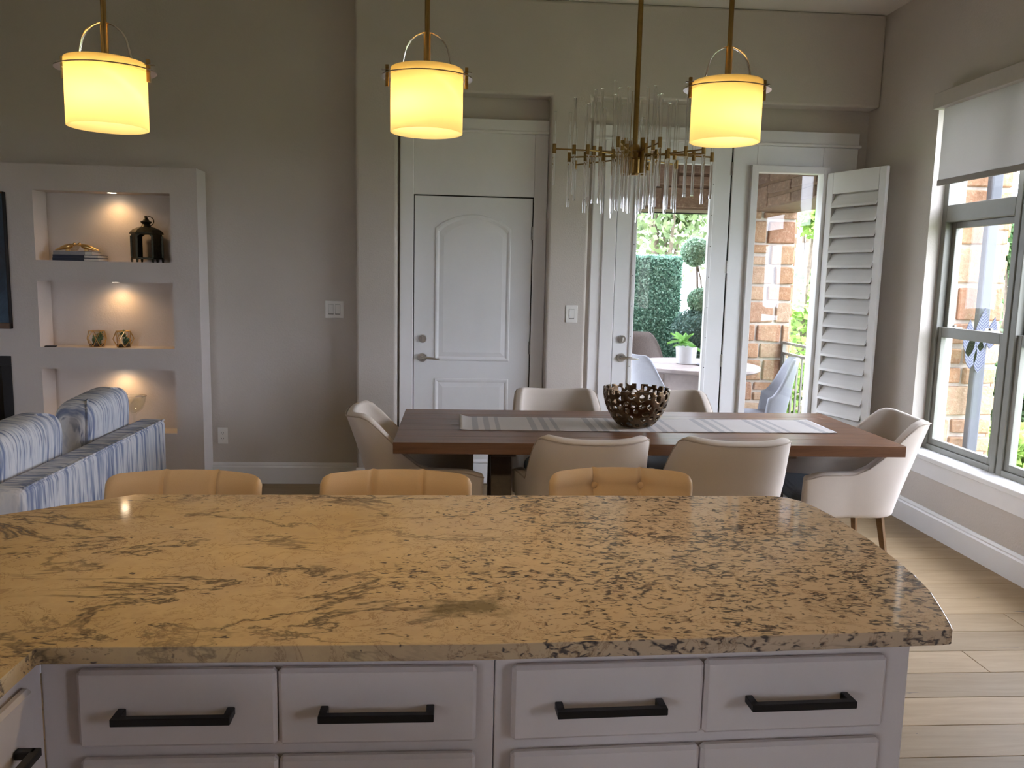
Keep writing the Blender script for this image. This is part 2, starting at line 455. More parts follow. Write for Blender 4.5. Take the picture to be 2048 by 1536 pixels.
# ================================================================== ROOM SHELL
XL, XR, YF, ZC = -6.0, 2.88, -3.4, 3.31
YD, YR, YB = 5.58, 5.70, 5.95                     # dining wall face, recess (door) plane, outside face
# floor slab with individual planks
floor = struct(B().box(XL - .2, XR + .12, YF - .2, YB - .12, -.12, -.016).build('floor', M_FLOOR))
PW = .183
rowy = 2.32
rows = range(-8, 19)
for k in rows:
    y0 = rowy + PW * k
    y1 = min(y0 + PW, 5.72)
    if y1 - y0 < .02: continue
    rnd = random.Random(k * 13 + 5)
    x = 2.11 if k == 3 else rnd.uniform(1.0, 2.7)
    edges = [XR, x]
    while edges[-1] > -3.4: edges.append(edges[-1] - rnd.uniform(1.5, 2.3))
    for a, b in zip(edges[1:], edges[:-1]):
        if b - a < .05: continue
        w, l = (y1 - y0) / 2 - .0012, (b - a) / 2 - .001
        p = B().box(-l, l, -w, w, -.016, 0).build('plank', M_FLOOR, floor, bevel=.0012, seg=1)
        p.location = ((a + b) / 2, (y0 + y1) / 2, 0)
ceiling = struct(B().box(XL - .2, XR + .3, YF - .2, YB + .1, ZC, ZC + .12).build('ceiling', M_CEIL))
# dining back wall: face with a notch for the plain door and one for the glazed door
poly = [(-.69, 0), (-.417, 0), (-.417, 2.70), (.611, 2.70), (.611, 0), (.886, 0), (.886, 2.70), (XR, 2.70), (XR, ZC), (-.69, ZC)]
struct(B().prism(poly, YD, YR + .03, 'y').build('wall_back', M_WALL, bevel=.018, seg=3))
wb = B()
wb.box(-.72, .70, YR + .03, YB, 0, ZC)
wb.box(.70, 1.04, YR + .03, YB, 0, ZC); wb.box(2.66, XR + .3, YR + .03, YB, 0, ZC); wb.box(1.04, 2.66, YR + .03, YB, 2.47, ZC)
struct(wb.build('wall_back_recess', M_WALL))
# living room back wall and the bump-out with three lit niches
struct(B().box(XL, -.68, 5.72, YB, 0, ZC).build('wall_back_living', M_WALL))
NX0, NX1, NYF, NYB = -2.75, -1.885, 5.53, 5.72
nz = [(.392, .822), (.966, 1.402), (1.537, 1.985)]
nb = B()
nb.box(-4.6, NX0, NYF, NYB, 0, 2.15); nb.box(NX1, -1.71, NYF, NYB, 0, 2.15)
zs = [0] + [z for a in nz for z in a] + [2.15]
for i in range(0, len(zs), 2): nb.box(NX0, NX1, NYF, NYB, zs[i], zs[i + 1])
niche_wall = struct(nb.build('wall_back_niche', M_NICHE))
niche_back = B().box(NX0, NX1, NYB - .012, NYB - .002, .2, 2.1).build('niche_lining', M_NICHE, niche_wall)
struct(B().box(XL - .2, XL, YF, YB, 0, ZC).build('wall_left', M_WALL))
# wall behind the camera
fw = B()                                             # unseen opening behind the camera, added to brighten the back wall
fw.box(XL, -4.4, YF - .2, YF, 0, ZC); fw.box(-4.4, -3.2, YF - .2, YF, 0, .35); fw.box(-4.4, -3.2, YF - .2, YF, 2.1, ZC); fw.box(-3.2, XR, YF - .2, YF, 0, ZC)
struct(fw.build('wall_front', M_WALL))
# right wall with the dining window group
WY0, WY1, WZ0, WZ1 = 2.72, 4.87, .47, 2.62
rp = B()
rp.box(XR, XR + .22, WY1, YB, 0, ZC); rp.box(XR, XR + .22, WY0, WY1, 0, WZ0 - .02); rp.box(XR, XR + .22, WY0, WY1, WZ1, ZC)
KY0, KY1, KZ0, KZ1 = -1.5, -.7, 1.05, 2.1               # small unseen kitchen window opening, added and sized to fill light the cabinets
rp.box(XR, XR + .22, KY1, WY0, 0, ZC); rp.box(XR, XR + .22, KY0, KY1, 0, KZ0); rp.box(XR, XR + .22, KY0, KY1, KZ1, ZC); rp.box(XR, XR + .22, YF - .2, KY0, 0, ZC)
struct(rp.build('wall_right', M_WALL))
# baseboards
def baseboard(name, axis, a, b, at, face):
    # profile: (depth from wall, height)
    prof = [(0, 0), (.016, 0), (.016, .118), (.011, .128), (.011, .136), (.006, .152), (0, .152)]
    m = B()
    if axis == 'x':
        m.prism([(at + face * d, h) for d, h in prof], a, b, 'x')
    else:
        m.prism([(at + face * d, h) for d, h in prof], a, b, 'y')
    o = m.build(name, M_TRIM); return struct(o)
baseboard('baseboard_back', 'x', -1.71, -.69, 5.72, -1)
baseboard('baseboard_back_pier', 'x', -.69, -.417, YD, -1)
baseboard('baseboard_back_switch_pier', 'x', .611, .886, YD, -1)
baseboard('baseboard_right', 'y', YF, YR, XR, -1)

# ================================================================== DOOR 1 (plain two-panel door)
d1 = sroot('door_1', (.104, YR, 0))
DX0, DX1 = -.303, .511
# leaf built as frame pieces around two raised panels
leafm = B().box(DX0, DX1, YR - .004, YR + .028, .012, 2.035).build('leaf', M_DOOR, d1, bevel=.002, world=True)
def arch(x0, x1, z0, z1, rise, n=14):
    pts = [(x0, z0), (x1, z0), (x1, z1 - rise)]
    for i in range(1, n):
        t = i / n; pts.append((x1 + (x0 - x1) * t, z1 - rise + rise * math.sin(PI * t) ** .75))
    pts.append((x0, z1 - rise)); return pts
def raised_panel(x0, x1, z0, z1, rise):
    def ring(ins, y):
        return [(x, y, z) for x, z in arch(x0 + ins, x1 - ins, z0 + ins, z1 - ins, rise)]
    rings = [ring(0, YR - .005), ring(.006, YR - .011), ring(.016, YR - .011), ring(.03, YR - .0052), ring(.055, YR - .009), ring(.06, YR - .010)]
    n = len(rings[0]); vs = [p for r in rings for p in r]
    fs = [(j * n + i, j * n + (i + 1) % n, (j + 1) * n + (i + 1) % n, (j + 1) * n + i) for j in range(len(rings) - 1) for i in range(n)]
    fs.append(tuple(range((len(rings) - 1) * n, len(rings) * n)))
    return B().add(vs, fs).build('panel', M_DOOR, d1, world=True)
raised_panel(-.160, .366, .90, 1.918, .095)
raised_panel(-.160, .366, .16, .775, 0.0001)
jm = B(); jm.box(DX0 - .006, DX0 - .0005, YR - .002, YR + .03, 0, 2.05); jm.box(DX0 - .006, DX1 + .006, YR - .002, YR + .03, 2.0355, 2.043); jm.box(DX1 + .0005, DX1 + .006, YR - .002, YR + .03, 0, 2.05)
jm.build('jamb_gap', M_GAP, d1, world=True)
def lever(parent, x, z, y):
    rose = B().cyl((x, y, z), (x, y - .014, z), .033, .030, 20).build('handle_rose', M_NICKEL, parent, angle=40, world=True)
    a = B().cyl((x, y - .014, z), (x, y - .05, z), .012, .012, 12)
    a.tube([(x, y - .05, z), (x + .03, y - .055, z + .003), (x + .07, y - .054, z - .001), (x + .105, y - .050, z - .006), (x + .118, y - .048, z - .002)], [.011, .010, .008, .007, .005], 10)
    a.build('handle_lever', M_NICKEL, parent, angle=50, world=True)
def deadbolt(parent, x, z, y):
    B().cyl((x, y, z), (x, y - .02, z), .030, .026, 20).build('deadbolt_rose', M_NICKEL, parent, angle=40, world=True)
    B().box(x - .004, x + .004, y - .035, y - .02, z - .014, z + .014).build('thumb_turn', M_NICKEL, parent, bevel=.002, world=True)
deadbolt(d1, -.242, 1.053, YR - .004); lever(d1, -.242, .919, YR - .004)
def hinge(parent, x, z, y):
    h = B()
    for k in range(3): h.cyl((x, y, z - .045 + .03 * k), (x, y, z - .0165 + .03 * k), .007, .007, 10)
    h.box(x - .012, x + .012, y + .004, y + .007, z - .045, z + .045)
    h.build('hinge', M_NICKEL, parent, world=True)
for z in (1.80, 1.0, .22): hinge(d1, DX1 + .004, z, YR - .008)
# casing, transom board and head trim
c1 = sroot('trim_1', (.104, YR, 0))
cas = B(); cas.box(-.402, DX0 - .006, YR - .02, YR + .03, 0, 2.47); B_l = cas.build('casing_board', M_TRIM, c1, bevel=.004, world=True)
B().box(DX1 + .006, .608, YR - .02, YR + .03, 0, 2.47).build('casing_board', M_TRIM, c1, bevel=.004, world=True)
B().box(DX0 - .006, DX1 + .006, YR - .012, YR + .03, 2.043, 2.47).build('transom_board', M_TRIM, c1, bevel=.003, world=True)
B().box(-.402, .610, YR - .028, YR + .03, 2.47, 2.555).build('head_board', M_TRIM, c1, bevel=.003, world=True)
B().box(-.410, .611, YR - .040, YR + .03, 2.462, 2.482).build('head_bead', M_TRIM, c1, bevel=.006, world=True)

# ================================================================== DOOR 2 (glazed door) and side light
d2 = sroot('door_2', (1.5, YR, 0))
FX0, FX1, GX0, GX1, GZ0, GZ1 = 1.106, 1.900, 1.242, 1.762, .28, 2.308
def frame_piece(name, x0, x1, z0, z1, parent, y0, y1, mat, bev=.004): return B().box(x0, x1, y0, y1, z0, z1).build(name, mat, parent, bevel=bev, world=True)
frame_piece('stile', FX0, GX0, .012, 2.445, d2, YR - .004, YR + .035, M_DOOR)
frame_piece('stile', GX1, FX1, .012, 2.445, d2, YR - .004, YR + .035, M_DOOR)
frame_piece('top_rail', GX0, GX1, GZ1, 2.445, d2, YR - .004, YR + .035, M_DOOR)
frame_piece('bottom_rail', GX0, GX1, .012, GZ0, d2, YR - .004, YR + .035, M_DOOR)
g = B(); w = .022
for a in ((GX0 - w, GX0 + .006, GZ0 - w, GZ1 + w), (GX1 - .006, GX1 + w, GZ0 - w, GZ1 + w)): g.box(a[0], a[1], YR - .016, YR + .03, a[2], a[3])
g.box(GX0, GX1, YR - .016, YR + .03, GZ1 - .006, GZ1 + w); g.box(GX0, GX1, YR - .016, YR + .03, GZ0 - w, GZ0 + .006)
gb = g.build('glazing_bead', M_DOOR, d2, bevel=.005, world=True)
sc_me = B().cyl((0, 0, 0), (0, -.0015, 0), .0035, .003, 8).mesh('screw', M_DKBRONZE)
for sx in (GX0 - .012, GX1 + .012):
    for q in range(9): share('screw', sc_me, gb, (sx - 1.5, -.016, .45 + q * .215))
B().box(GX0, GX1, YR + .012, YR + .018, GZ0, GZ1).build('pane', M_PANE_S, d2, world=True)
deadbolt(d2, 1.172, 1.073, YR - .004); lever(d2, 1.172, .941, YR - .004)
for z in (2.28, 1.60, .93, .25): hinge(d2, FX1 + .006, z, YR - .010)
g = B(); g.box(FX0 - .006, FX0 - .0005, YR, YR + .03, 0, 2.45); g.box(FX1 + .0005, FX1 + .008, YR, YR + .03, 0, 2.45); g.box(FX0, FX1, YR, YR + .03, 2.4455, 2.451)
g.build('jamb_gap', M_GAP, d2, world=True)
c2 = sroot('trim_2', (1.9, YR, 0))
B().box(1.006, FX0 - .006, YR - .02, YR + .06, 0, 2.451).build('casing_board', M_TRIM, c2, bevel=.004, world=True)
B().box(.93, 1.006, YR - .004, YR + .06, 0, 2.451).build('casing_board', M_TRIM, c2, bevel=.004, world=True)
B().box(.93, 2.80, YR - .02, YR + .06, 2.451, 2.545).build('head_board', M_TRIM, c2, bevel=.003, world=True)
B().box(.92, 2.812, YR - .040, YR + .06, 2.443, 2.463).build('head_bead', M_TRIM, c2, bevel=.006, world=True)
w4 = sroot('window_1', (2.35, YR, 0))
SX0, SX1, SZ0, SZ1 = 2.078, 2.552, .28, 2.262
frame_piece('stile', FX1 + .008, SX0, 0, 2.443, w4, YR - .012, YR + .06, M_DOOR)
frame_piece('stile', SX1, 2.80, 0, 2.443, w4, YR - .012, YR + .06, M_DOOR)
frame_piece('top_rail', SX0, SX1, SZ1, 2.443, w4, YR - .012, YR + .06, M_DOOR)
frame_piece('bottom_rail', SX0, SX1, 0, SZ0, w4, YR - .012, YR + .06, M_DOOR)
g = B(); w = .045
g.box(SX0 - w, SX0 + .004, YR - .05, YR + .02, SZ0 - w, SZ1 + w); g.box(SX1 - .004, SX1 + w, YR - .05, YR + .02, SZ0 - w, SZ1 + w)
g.box(SX0, SX1, YR - .05, YR + .02, SZ1 - .004, SZ1 + w); g.box(SX0, SX1, YR - .05, YR + .02, SZ0 - w, SZ0 + .004)
g.build('shutter_frame', M_SHUT, w4, bevel=.004, world=True)
B().box(SX0, SX1, YR + .02, YR + .026, SZ0, SZ1).build('pane', M_PANE_S, w4, world=True)

# open louvred shutter hinged on the side light frame
shx, shy = 2.585, YR - .052
ang = math.atan2(5.19 - shy, 2.757 - shx)
sh = thing('window_shutter', 'white louvred shutter panel standing open beside the narrow side window', 'shutter', (shx, shy, 0), ang)
SW, SB, STP = .50, .25, 2.262
B().box(0, .055, -.014, .014, SB, STP).build('stile', M_SHUT, sh, bevel=.003)
B().box(SW - .055, SW, -.014, .014, SB, STP).build('stile', M_SHUT, sh, bevel=.003)
B().box(.055, SW - .055, -.014, .014, STP - .145, STP).build('top_rail', M_SHUT, sh, bevel=.003)
B().box(.055, SW - .055, -.014, .014, SB, SB + .12).build('bottom_rail', M_SHUT, sh, bevel=.003)
lp = [(-.056, 0), (-.04, .0045), (0, .0055), (.04, .0045), (.056, 0), (.04, -.0045), (0, -.0055), (-.04, -.0045)]
lv = B().prism(lp, .058, SW - .058, 'x').mesh('louvre', M_SHUT)
nl = 17
for q in range(nl):
    share('louvre', lv, sh, (0, 0, SB + .12 + .052 + q * (STP - SB - .265 - .10) / (nl - 1)), (R(62), 0, 0))
B().cyl((SW - .06, .0, SB + .2), (SW - .06, .0, STP - .2), .003, .003, 6).build('tilt_rod', M_SHUT, sh)

# ================================================================== RIGHT WALL WINDOWS
XW = 2.985
def sash_window(n, y0, y1):
    w = sroot('window_%d' % n, (XW, (y0 + y1) / 2, WZ0))
    def fr(name, a, b, c, d, x0=XW - .025, x1=XW + .06, bev=.004): return B().box(x0, x1, a, b, c, d).build(name, M_WFRAME, w, bevel=bev, world=True)
    j = .045
    fr('frame_jamb', y0, y0 + j, WZ0, WZ1); fr('frame_jamb', y1 - j, y1, WZ0, WZ1)
    fr('frame_sill', y0 + j, y1 - j, WZ0, WZ0 + .045); fr('frame_head', y0 + j, y1 - j, WZ1 - .05, WZ1)
    fr('transom_bar', y0 + j, y1 - j, 1.885, 1.985)
    s = .038; a, b = y0 + j, y1 - j
    # upper sash sits further out, lower sash further in
    for nm, z0, z1, xa, xb in (('upper_sash', 1.19, 1.885, XW + .02, XW + .05), ('lower_sash', WZ0 + .045, 1.25, XW - .012, XW + .022)):
        m = B(); m.box(xa, xb, a, a + s, z0, z1); m.box(xa, xb, b - s, b, z0, z1); m.box(xa, xb, a + s, b - s, z0, z0 + s); m.box(xa, xb, a + s, b - s, z1 - (s if nm == 'upper_sash' else .062), z1)
        so = m.build(nm, M_WFRAME, w, bevel=.003, world=True)
        pm = B().box((xa + xb) / 2, (xa + xb) / 2 + .005, a + s, b - s, z0 + s, z1 - s)
        pm.v = [(p[0] - w.location.x, p[1] - w.location.y, p[2] - w.location.z) for p in pm.v]
        pm.build('pane', M_PANE, so)
        if nm == 'lower_sash':
            for yy in (a + .14, b - .14):
                lm = B().box(xa + .002, xb + .01, yy - .028, yy + .028, z1, z1 + .008); lm.cyl((xa + .012, yy, z1 + .008), (xa + .012, yy, z1 + .018), .011, .009, 10); lm.box(xa + .006, xa + .016, yy, yy + .034, z1 + .010, z1 + .018)
                lm.v = [(p[0] - w.location.x, p[1] - w.location.y, p[2] - w.location.z) for p in lm.v]
                lm.build('sash_latch', M_NICKEL, so)
    B().box(XW + .02, XW + .025, a, b, 1.985, WZ1 - .05).build('pane', M_PANE, w, world=True)
    return w
UW = .705
sash_window(2, WY1 - UW, WY1)
sash_window(3, WY1 - 2 * UW - .01, WY1 - UW - .01)
sash_window(4, WY1 - 3 * UW - .02, WY1 - 2 * UW - .02)  # third unit is out of view, added for the daylight it lets in
ms = sroot('trim_3', (2.86, 3.8, WZ0))
B().box(2.83, XW + .03, WY0 - .06, WY1 - .001, WZ0 - .022, WZ0 + .012).build('sill_board', M_TRIM, ms, bevel=.006, world=True)
B().box(2.862, XR, WY0 - .05, WY1 + .03, WZ0 - .125, WZ0 - .022).build('apron_board', M_TRIM, ms, bevel=.003, world=True)
# roller shade
rs = thing('roller_shade', 'pale woven roller shade with flat fascia over the dining window', 'roller shade', (2.84, 3.8, 2.54))
B().box(2.798, XR - .002, WY0 - .05, 4.80, 2.535, 2.625).build('fascia', plain('shade_fascia', (.52, .48, .44), .6, noise=.02), rs, bevel=.004, world=True)
B().box(2.838, 2.8395, WY0 + .02, 4.745, 2.12, 2.55).build('fabric_panel', M_ROLLER, rs, world=True)
B().box(2.832, 2.846, WY0 + .02, 4.748, 2.088, 2.122).build('hem_bar', plain('shade_hem', (.34, .31, .285), .8, noise=.02), rs, bevel=.003, world=True)

# ================================================================== WALL FITTINGS
def rocker_plate(label, x, y, z, n):
    w = .037 + .046 * n * .95
    if n == 2: w = .128
    t = thing('light_switch', label, 'switch', (x, y, z))
    B().box(-w / 2, w / 2, -.006, -.0005, -.060, .060).build('cover_plate', M_PLASTIC, t, bevel=.003)
    for k in range(n):
        cx = 0 if n == 1 else (-.023 + .046 * k)
        B().box(cx - .0175, cx + .0175, -.0068, -.0055, -.0345, .0345).build('rocker_gap', M_WFRAME, t)
        rb = B(); rb.prism([(-.0065, -.033), (-.011, .033), (-.004, .033), (-.004, -.033)], cx - .0165, cx + .0165, 'x').build('rocker', M_PLASTIC, t, bevel=.001)
rocker_plate('double white rocker switch on the grey wall left of the white door', -.855, 5.72, 1.243, 2)
rocker_plate('single white rocker switch between the two doors', .789, YD, 1.25, 1)
ot = thing('wall_outlet', 'white duplex power outlet low on the wall above the baseboard', 'outlet', (-1.637, 5.72, .342))
B().box(-.035, .035, -.006, -.0005, -.058, .058).build('cover_plate', M_PLASTIC, ot, bevel=.003)
for dz in (-.02, .02):
    soc = B().lathe([(.0165, 0), (.0165, .003)], 18).xf(Matrix.Rotation(R(90), 4, 'X')).xf(Matrix.Translation((0, -.006, dz))).build('socket', M_PLASTIC, ot)
    s = B(); s.box(-.008, -.006, -.0098, -.0088, dz - .002, dz + .007); s.box(.006, .008, -.0098, -.0088, dz - .002, dz + .007); s.cyl((0, -.0088, dz - .008), (0, -.0098, dz - .008), .0025, .0025, 8)
    s.build('slot', M_GAP, soc)

# ================================================================== LEFT: PICTURE, FIREPLACE
pf = thing('framed_picture', 'dark blue painting in a brown wooden frame above the fireplace', 'picture', (-3.55, NYF, 1.09))
fr_m = plain('brown_picture_frame', (.14, .08, .05), .5, noise=.15, scale=30)
PX0, PX1, PZ0, PZ1 = -4.2, -2.915, 1.085, 1.965
B().box(PX0, PX1, NYF - .035, NYF - .002, PZ0, PZ0 + .04).build('frame_rail', fr_m, pf, bevel=.003, world=True)
B().box(PX0, PX1, NYF - .035, NYF - .002, PZ1 - .012, PZ1).build('frame_rail', fr_m, pf, bevel=.003, world=True)
B().box(PX0, PX0 + .012, NYF - .035, NYF - .002, PZ0, PZ1).build('frame_rail', fr_m, pf, bevel=.002, world=True)
B().box(PX1 - .008, PX1, NYF - .035, NYF - .002, PZ0, PZ1).build('frame_rail', M_BLACK, pf, bevel=.002, world=True)
B().box(PX0 + .01, PX1 - .006, NYF - .03, NYF - .004, PZ0 + .03, PZ1 - .01).build('canvas', M_CANVAS, pf, world=True)
fp = thing('fireplace', 'black fireplace insert in the pale wall under the dark painting', 'fireplace', (-3.55, NYF, .1))
g = B(); g.box(-4.15, -2.94, NYF - .012, NYF - .001, .84, .905); g.box(-4.15, -2.94, NYF - .012, NYF - .001, .10, .16); g.box(-4.15, -4.09, NYF - .012, NYF - .001, .16, .84); g.box(-3.0, -2.94, NYF - .012, NYF - .001, .16, .84)
g.build('surround', M_BLACK, fp, bevel=.002, world=True)
B().box(-4.09, -3.0, NYF - .005, NYF - .001, .16, .84).build('fireglass', plain('black_glass', (.006, .006, .007), .08), fp, world=True)

# ================================================================== NICHE LIGHTS AND CONTENTS
for q, (za, zb) in enumerate(nz):
    nm = ['lowest', 'middle', 'top'][q]
    t = thing('niche_light', 'small round recessed light in the ceiling of the %s wall niche' % nm, 'light', (-2.28, 5.605, zb), group='niche lights')
    B().lathe([(.036, -.0010), (.036, -.0002)], 24).build('trim_ring', M_TRIM, t)
    B().lathe([(.026, -.0013), (.026, -.0011)], 24).build('lens', M_PUCK, t)
    ld = bpy.data.lights.new('niche_spot', 'SPOT'); ld.energy = 1.7; ld.color = (1.0, .58, .23); ld.spot_size = R(160); ld.spot_blend = 1.0; ld.shadow_soft_size = .02
    lo = bpy.data.objects.new('niche_spot', ld); COL.objects.link(lo); lo.parent = t; lo.location = (0, 0, -.02)
z0 = nz[2][0]
def book(label, x, y, z, w, d, h, mat, rz):
    t = thing('book', label, 'book', (x, y, z), rz, 'books in the top niche')
    B().box(-w / 2, w / 2, -d / 2, d / 2, .0, .0025).build('cover_board', mat, t)
    B().box(-w / 2, w / 2, -d / 2, d / 2, h - .0025, h).build('cover_board', mat, t)
    B().box(-w / 2, -w / 2 + .2, -d / 2 - .001, -d / 2 + .003, 0.0, h).build('spine', mat, t, bevel=.001)
    B().box(-w / 2 + .004, w / 2 - .004, -d / 2 + .004, d / 2 - .004, .0026, h - .0026).build('page_block', M_PAGE, t)
    return t
bk = book('navy hardback book at the bottom of the niche book stack', -2.507, 5.625, z0, .295, .15, .019, M_NAVY, 0)
book('navy hardback book in the middle of the niche book stack', -2.507, 5.625, z0 + .0192, .29, .15, .019, M_NAVY, 0)
book('grey book on top of the niche book stack under the gold birds', -2.525, 5.625, z0 + .0384, .25, .14, .024, M_GREYBOOK, 0)
def bird(label, x, face):
    t = thing('bird_figurine', label, 'figurine', (x, 5.62, z0 + .0625), 0, 'gold birds on the books')
    prof = []
    path = [(-.085, .006), (-.055, .014), (-.03, .024), (0, .030), (.022, .036), (.036, .042)]
    rad = [(.006, .003), (.010, .007), (.016, .014), (.019, .019), (.014, .015), (.010, .010)]
    m = B().tube([(a * face, 0, b) for a, b in path], rad, 12)
    m.build('body', M_GOLD, t, smooth=True, sub=1)
    B().ball((.044 * face, 0, .046), .0115, 12, 8).build('head', M_GOLD, t, smooth=True)
    B().cyl((.053 * face, 0, .045), (.066 * face, 0, .041), .003, .0006, 8).build('beak', M_GOLD, t)
    B().box(-.012, .012, -.009, .009, 0, .018).build('foot', M_GOLD, t, bevel=.003)
bird('gold bird figurine facing right at the left end of the books', -2.585, 1)
bird('gold bird figurine facing left nearer the lantern', -2.465, -1)
# lantern: six sided metal lantern with domed roof
ln = thing('lantern', 'dark bronze six-sided lantern with domed roof and ring in the top niche', 'lantern', (-2.075, 5.625, z0), R(8))
LR = .103
def hexp(r, k, off=0): return (r * math.cos(PI / 3 * k + off), .78 * r * math.sin(PI / 3 * k + off))
B().prism([hexp(LR, k) for k in range(6)], .022, .034).build('base_plate', M_DKBRONZE, ln, bevel=.002)
for k in range(6):
    x, y = hexp(LR - .006, k)
    B().box(x - .006, x + .006, y - .006, y + .006, .034, .175).build('post', M_DKBRONZE, ln)
    B().cyl((x, y, 0), (x, y, .024), .006, .009, 8).build('foot', M_DKBRONZE, ln)
    (xa, ya), (xb, yb) = hexp(LR - .008, k), hexp(LR - .008, k + 1)
    if k in (0, 2, 3, 5):                                  # dark panes at the sides and back corners
        B().add([(xa, ya, .034), (xb, yb, .034), (xb, yb, .19), (xa, ya, .19)], [(0, 1, 2, 3)]).build('pane', M_DKBRONZE if k in (0, 2, 3, 5) else M_TGLASS, ln, solid=.002)
    # arched head of each side
    arcs = []
    for s in range(9):
        u = s / 8; arcs.append((xa + (xb - xa) * u, ya + (yb - ya) * u, .165 + .028 * math.sin(PI * u)))
    top = [(p[0], p[1], .20) for p in arcs]
    B().add(arcs + top, [(i, i + 1, i + 10, i + 9) for i in range(8)]).build('arch_head', M_DKBRONZE, ln, solid=.004)
B().lathe([(LR + .006, .185), (LR + .004, .196), (LR * .86, .215), (LR * .58, .228), (LR * .34, .236)], 6).xf(Matrix.Diagonal((1, .78, 1, 1))).build('roof', M_DKBRONZE, ln, bevel=.002)
B().lathe([(.034, .232), (.030, .240), (.024, .252), (.034, .262), (.036, .268), (.022, .274), (.012, .290), (.010, .296), (.013, .300), (.006, .306)], 16).build('chimney_cap', M_DKBRONZE, ln, smooth=True)
B().tube([(.018 + .03 * math.cos(2 * PI * k / 20), 0, .272 + .03 * math.sin(2 * PI * k / 20)) for k in range(20)], .003, 8, True).build('ring_handle', M_DKBRONZE, ln, smooth=True)
# geometric terrariums
def terrarium(label, x, rot, tall, fr):
    t = thing('terrarium', label, 'terrarium', (x, 5.62, nz[1][0]), rot, 'geometric terrariums in the middle niche')
    r = .066; top = [(r * .72 * math.cos(PI / 3 * k), r * .72 * math.sin(PI / 3 * k), .108) for k in range(6)]
    mid = [(r * math.cos(PI / 3 * (k + .5)), r * math.sin(PI / 3 * (k + .5)), .056) for k in range(6)]
    bot = [(r * .66 * math.cos(PI / 3 * k), r * .66 * math.sin(PI / 3 * k), .003) for k in range(6)]
    for k in range(6):
        for a, b in ((top[k], top[(k + 1) % 6]), (top[k], mid[k]), (top[(k + 1) % 6], mid[k]), (mid[k], bot[k]), (mid[k], bot[(k + 1) % 6]), (bot[k], bot[(k + 1) % 6])):
            B().cyl(a, b, .0022, .0022, 6).build('wire', M_GOLD, t)
        B().add([top[k], mid[k], top[(k + 1) % 6]], [(0, 1, 2)]).build('pane', M_TGLASS, t)
        B().add([bot[k], mid[k], bot[(k + 1) % 6]], [(0, 1, 2)]).build('pane', M_TGLASS, t)
    B().lathe([(r * .55, .004), (r * .68, .02), (.001, .026)], 12).build('soil', M_SOIL, t)
    rnd = random.Random(int(x * 1000))
    lf = B().tube([(0, 0, 0), (.008, 0, .012), (.012, 0, .026)], [.003, .006, .0012], 6).mesh('leaf', M_SUCC)
    for c in range(5):
        cx, cy_ = rnd.uniform(-.022, .022), rnd.uniform(-.022, .022); hz = rnd.uniform(.025, .06) * tall + (.04 if c == 0 else 0)
        B().cyl((cx, cy_, .02), (cx, cy_, hz), .003, .002, 6).build('stem', M_SUCC, t)
        for k in range(9):
            share('leaf', lf, t, (cx, cy_, hz - .012 * (k % 3)), (rnd.uniform(-.3, .3), rnd.uniform(-.2, .5), k * 2.4), (1.1,) * 3)
terrarium('gold wire terrarium with taller succulent, left of the pair', -2.425, .35, 1.35, 0)
terrarium('gold wire terrarium with low succulent, right of the pair', -2.25, 0.0, 1.0, 0)
ph = B().box(-.035, .035, -.018, .018, 0, .008).build('remote_control', M_BLACK, bevel=.003)
ph.location = (-2.70, 5.565, nz[1][0]); ph.rotation_euler = (0, 0, R(12)); tag(ph, 'small flat black remote at the left end of the middle niche', 'remote')
def glass_bowl(label, x):
    t = thing('glass_bowl', label, 'bowl', (x, 5.62, nz[0][0]), 0, 'glass bowls in the lowest niche')
    B().lathe([(.05, 0), (.05, .004), (.008, .012), (.007, .10), (.02, .12), (.055, .15), (.075, .20), (.082, .24), (.078, .24), (.070, .20), (.05, .155), (.015, .126)], 28).build('bowl', M_TGLASS, t, smooth=True)
    B().tube([(.081 * math.cos(2 * PI * k / 28), .081 * math.sin(2 * PI * k / 28), .24) for k in range(28)], .0028, 6, True).build('rim', M_ROD, t, smooth=True)
glass_bowl('clear footed glass bowl at the left of the lowest niche', -2.41)
glass_bowl('clear footed glass bowl at the right behind the sofa cushion', -2.20)

# ================================================================== SOFA
sf = thing('sofa', 'blue and white streaky striped sofa with its back to the dining area', 'sofa', (-1.9, 3.4, 0))
SXB, SY0, SY1, SZT = -1.44, 2.735, 4.07, .762
B().box(SXB - .13, SXB, SY0, SY1, .07, SZT).build('back', M_SOFA, sf, bevel=.028, seg=4, world=True)
B().box(SXB - .95, SXB - .17, SY0 + .02, SY1 - .03, .10, .30).build('base', M_SOFA, sf, bevel=.02, world=True)
B().box(SXB - .96, SXB - .17, SY0 - .10, SY0 + .02, .07, .58).build('arm', M_SOFA, sf, bevel=.03, seg=3, world=True)
B().box(SXB - .96, SXB - .17, SY1 - .03, SY1 + .09, .07, .58).build('arm', M_SOFA, sf, bevel=.03, seg=3, world=True)
for a in (0, 1):
    ya = SY0 + .025 + a * (SY1 - SY0 - .06) / 2
    B().box(SXB - .95, SXB - .30, ya, ya + (SY1 - SY0 - .06) / 2 - .008, .30, .46).build('seat_cushion', M_SOFA, sf, bevel=.04, seg=4, world=True)
for sx in (SXB - .9, SXB - .06):
    for syy in (SY0 + .07, SY1 - .07): B().cyl((sx, syy, 0), (sx, syy, .10), .022, .03, 12).build('leg', M_LEG, sf, world=True)
pipe = B().tube([(SXB - .006, SY0 + .02, SZT - .004), (SXB - .006, SY1 - .02, SZT - .004)], .005, 8).build('piping', M_SOFA, sf, world=True)
